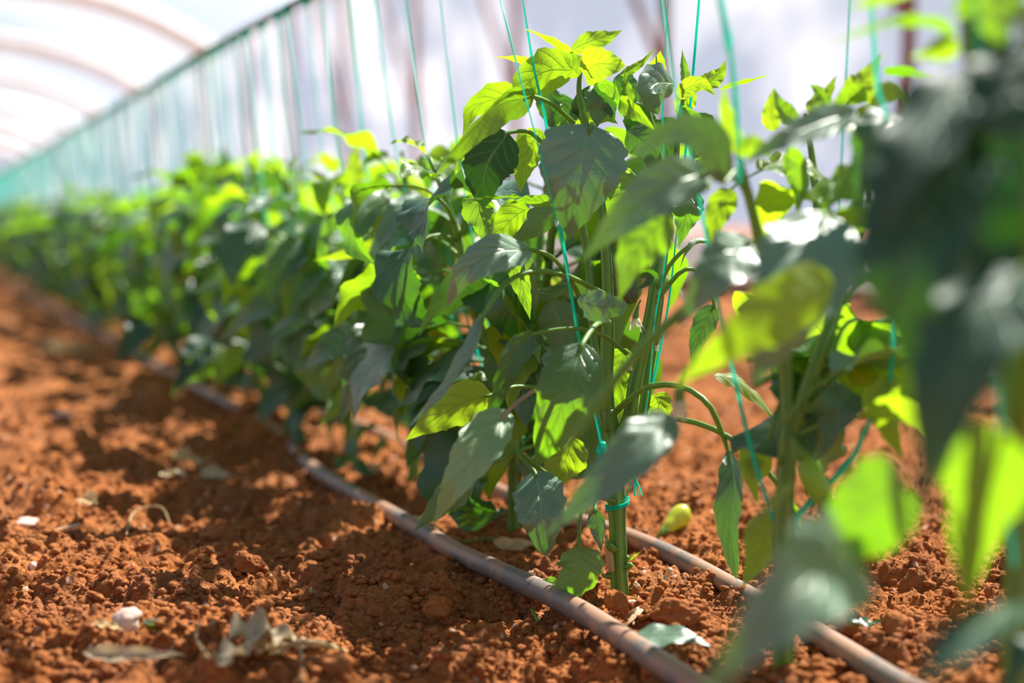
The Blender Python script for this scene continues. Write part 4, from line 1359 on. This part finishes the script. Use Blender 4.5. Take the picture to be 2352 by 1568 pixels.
litter_leaf(1195, 1268, 130, -15, 18, 'dry', 'beige crumpled leaf between the pipe and the sharp plant', seed=13, lift=0.008)
litter_leaf(1545, 1485, 175, -8, 42, 'grey', 'pale cut green leaf lying beside the near pipe', 'leaf', seed=14, name='fallen_leaf', fold=0.08, wave=0.10)
litter_leaf(1990, 1496, 95, -15, 18, 'leaf', 'pale green leaf scrap lying on the far pipe', 'leaf', seed=15, name='fallen_leaf', lift=0.018, fold=0.1)
litter_leaf(800, 1130, 90, 60, 24, 'leaf', 'dark green wilted leaf hanging over the near pipe', 'leaf', seed=16, name='fallen_leaf', lift=0.028)
litter_leaf(730, 1190, 60, 30, 14, 'leaf', 'small bluish green leaf tip on the soil left of the pipe', 'leaf', seed=17, name='fallen_leaf', lift=0.006)
litter_leaf(860, 1130, 60, 80, 22, 'dry', 'upright pale dry leaf behind the near pipe', seed=18, lift=0.02)
litter_leaf(720, 1350, 26, 60, 12, 'dry', 'tiny pale yellow leaf flake on the path', seed=19, lift=0.004)


def stick(name, pts, r, mat, label, cat, ridge=0.0):
    P = []
    for px, py, dz in pts:
        p = rest(px, py)
        p[2] += dz
        P.append(p)
    P = catmull(P, 14)
    g = tube_geo(P - P[0], r, 8, ridge, 3)
    return tag(link(name, mesh_from(name, g[0], g[1], M[mat], g[2]), None, P[0]), label, cat)


# splintered wood chip at the foot of the sharp plant
c0 = rest(1455, 1415)
ch = thing('wood_chip', c0, 'splintered pale wood chip lying at the foot of the sharp plant', 'wood')
for k, (a_, b_, r_) in enumerate((((1474, 1392), (1438, 1440), 2.2), ((1466, 1392), (1446, 1436), 1.8), ((1470, 1402), (1454, 1440), 1.6), ((1462, 1398), (1434, 1430), 1.4))):
    pa, pb = rest(*a_), rest(*b_)
    pa[2], pb[2] = c0[2] + 0.010 + 0.001 * k, c0[2] + 0.004
    g = tube_geo(catmull([pa, (pa + pb) / 2 + np.array([0, 0, .001]), pb], 8) - c0, [r_ * 0.6e-3, r_ * 1e-3, r_ * 0.8e-3, r_ * 0.3e-3], 6, 0.25, 2)
    link('splinter', mesh_from('splinter', g[0], g[1], M['wood'], g[2], False), ch)
stick('twig', [(1222, 1424, 0.008), (1236, 1444, 0.006)], 0.0016, 'petiole', 'short green twig end in front of the near pipe', 'twig')
stick('dry_stalk', [(680, 1520, 0.012), (735, 1525, 0.014), (790, 1530, 0.010)], [0.0022, 0.0030, 0.0026], 'dry', 'pale broken stalk resting on the orange clod at the bottom', 'stalk')
stick('dry_stalk', [(120, 1232, 0.004), (185, 1222, 0.006)], 0.003, 'wood', 'brown dry stalk left of the upright beige leaf', 'stalk')
stick('vine_shoot', [(955, 1228, 0.018), (1000, 1240, 0.014), (1060, 1258, 0.006), (1120, 1250, 0.006), (1180, 1262, 0.006)], 0.0010, 'petiole', 'thin green trailing shoot draped over the near pipe', 'shoot')
stick('dry_tendril', [(600, 1520, 0.016), (650, 1525, 0.026), (690, 1550, 0.018), (692, 1600, 0.008)], 0.0012, 'dry', 'yellow curved tendril over the crumpled litter', 'stalk')
stick('dry_tendril', [(458, 1470, 0.012), (452, 1500, 0.01), (480, 1540, 0.008)], 0.0010, 'dry', 'thin dry tendril left of the crumpled litter', 'stalk')
stick('dry_tendril', [(290, 1235, 0.003), (310, 1212, 0.016), (370, 1205, 0.018), (395, 1225, 0.004)], 0.0009, 'dry', 'fine yellow tendril arching over the path', 'stalk')
stick('dry_flake', [(1540, 1328, 0.008), (1528, 1345, 0.006), (1520, 1362, 0.004)], [0.002, 0.0028, 0.002], 'wood', 'pinkish dry flake between the sharp plant and the far pipe', 'flake')

# the dropped pepper on the soil
pa, pb = rest(1525, 1245), rest(1578, 1198)
up = np.array([0, 0, 0.010])
fp = thing('pepper', pa, 'small yellow-green pepper lying on the soil behind the sharp plant', 'pepper')
P = catmull([pa + up, pa * 0.6 + pb * 0.4 + up * 1.15, pa * 0.25 + pb * 0.75 + up * 1.2, pb + up * 1.1], 18)
g = fruit_geo(P - pa, [0.0035, 0.0062, 0.0072, 0.0092, 0.0105, 0.0100, 0.0078, 0.0015], 18)
link('body', mesh_from('body', g[0], g[1], M['pepper'], g[2]), fp)
tdir = norm(pa - pb)
P = np.array([pa + up + tdir * 0.010, pa + up + tdir * 0.004, pa + up, pa + up - tdir * 0.004])
g = tube_geo(P - pa, [0.0018, 0.002, 0.0048, 0.0042], 10, 0.15, 5)
link('calyx', mesh_from('calyx', g[0], g[1], M['petiole'], g[2]), fp)
print('objects', len(bpy.data.objects))
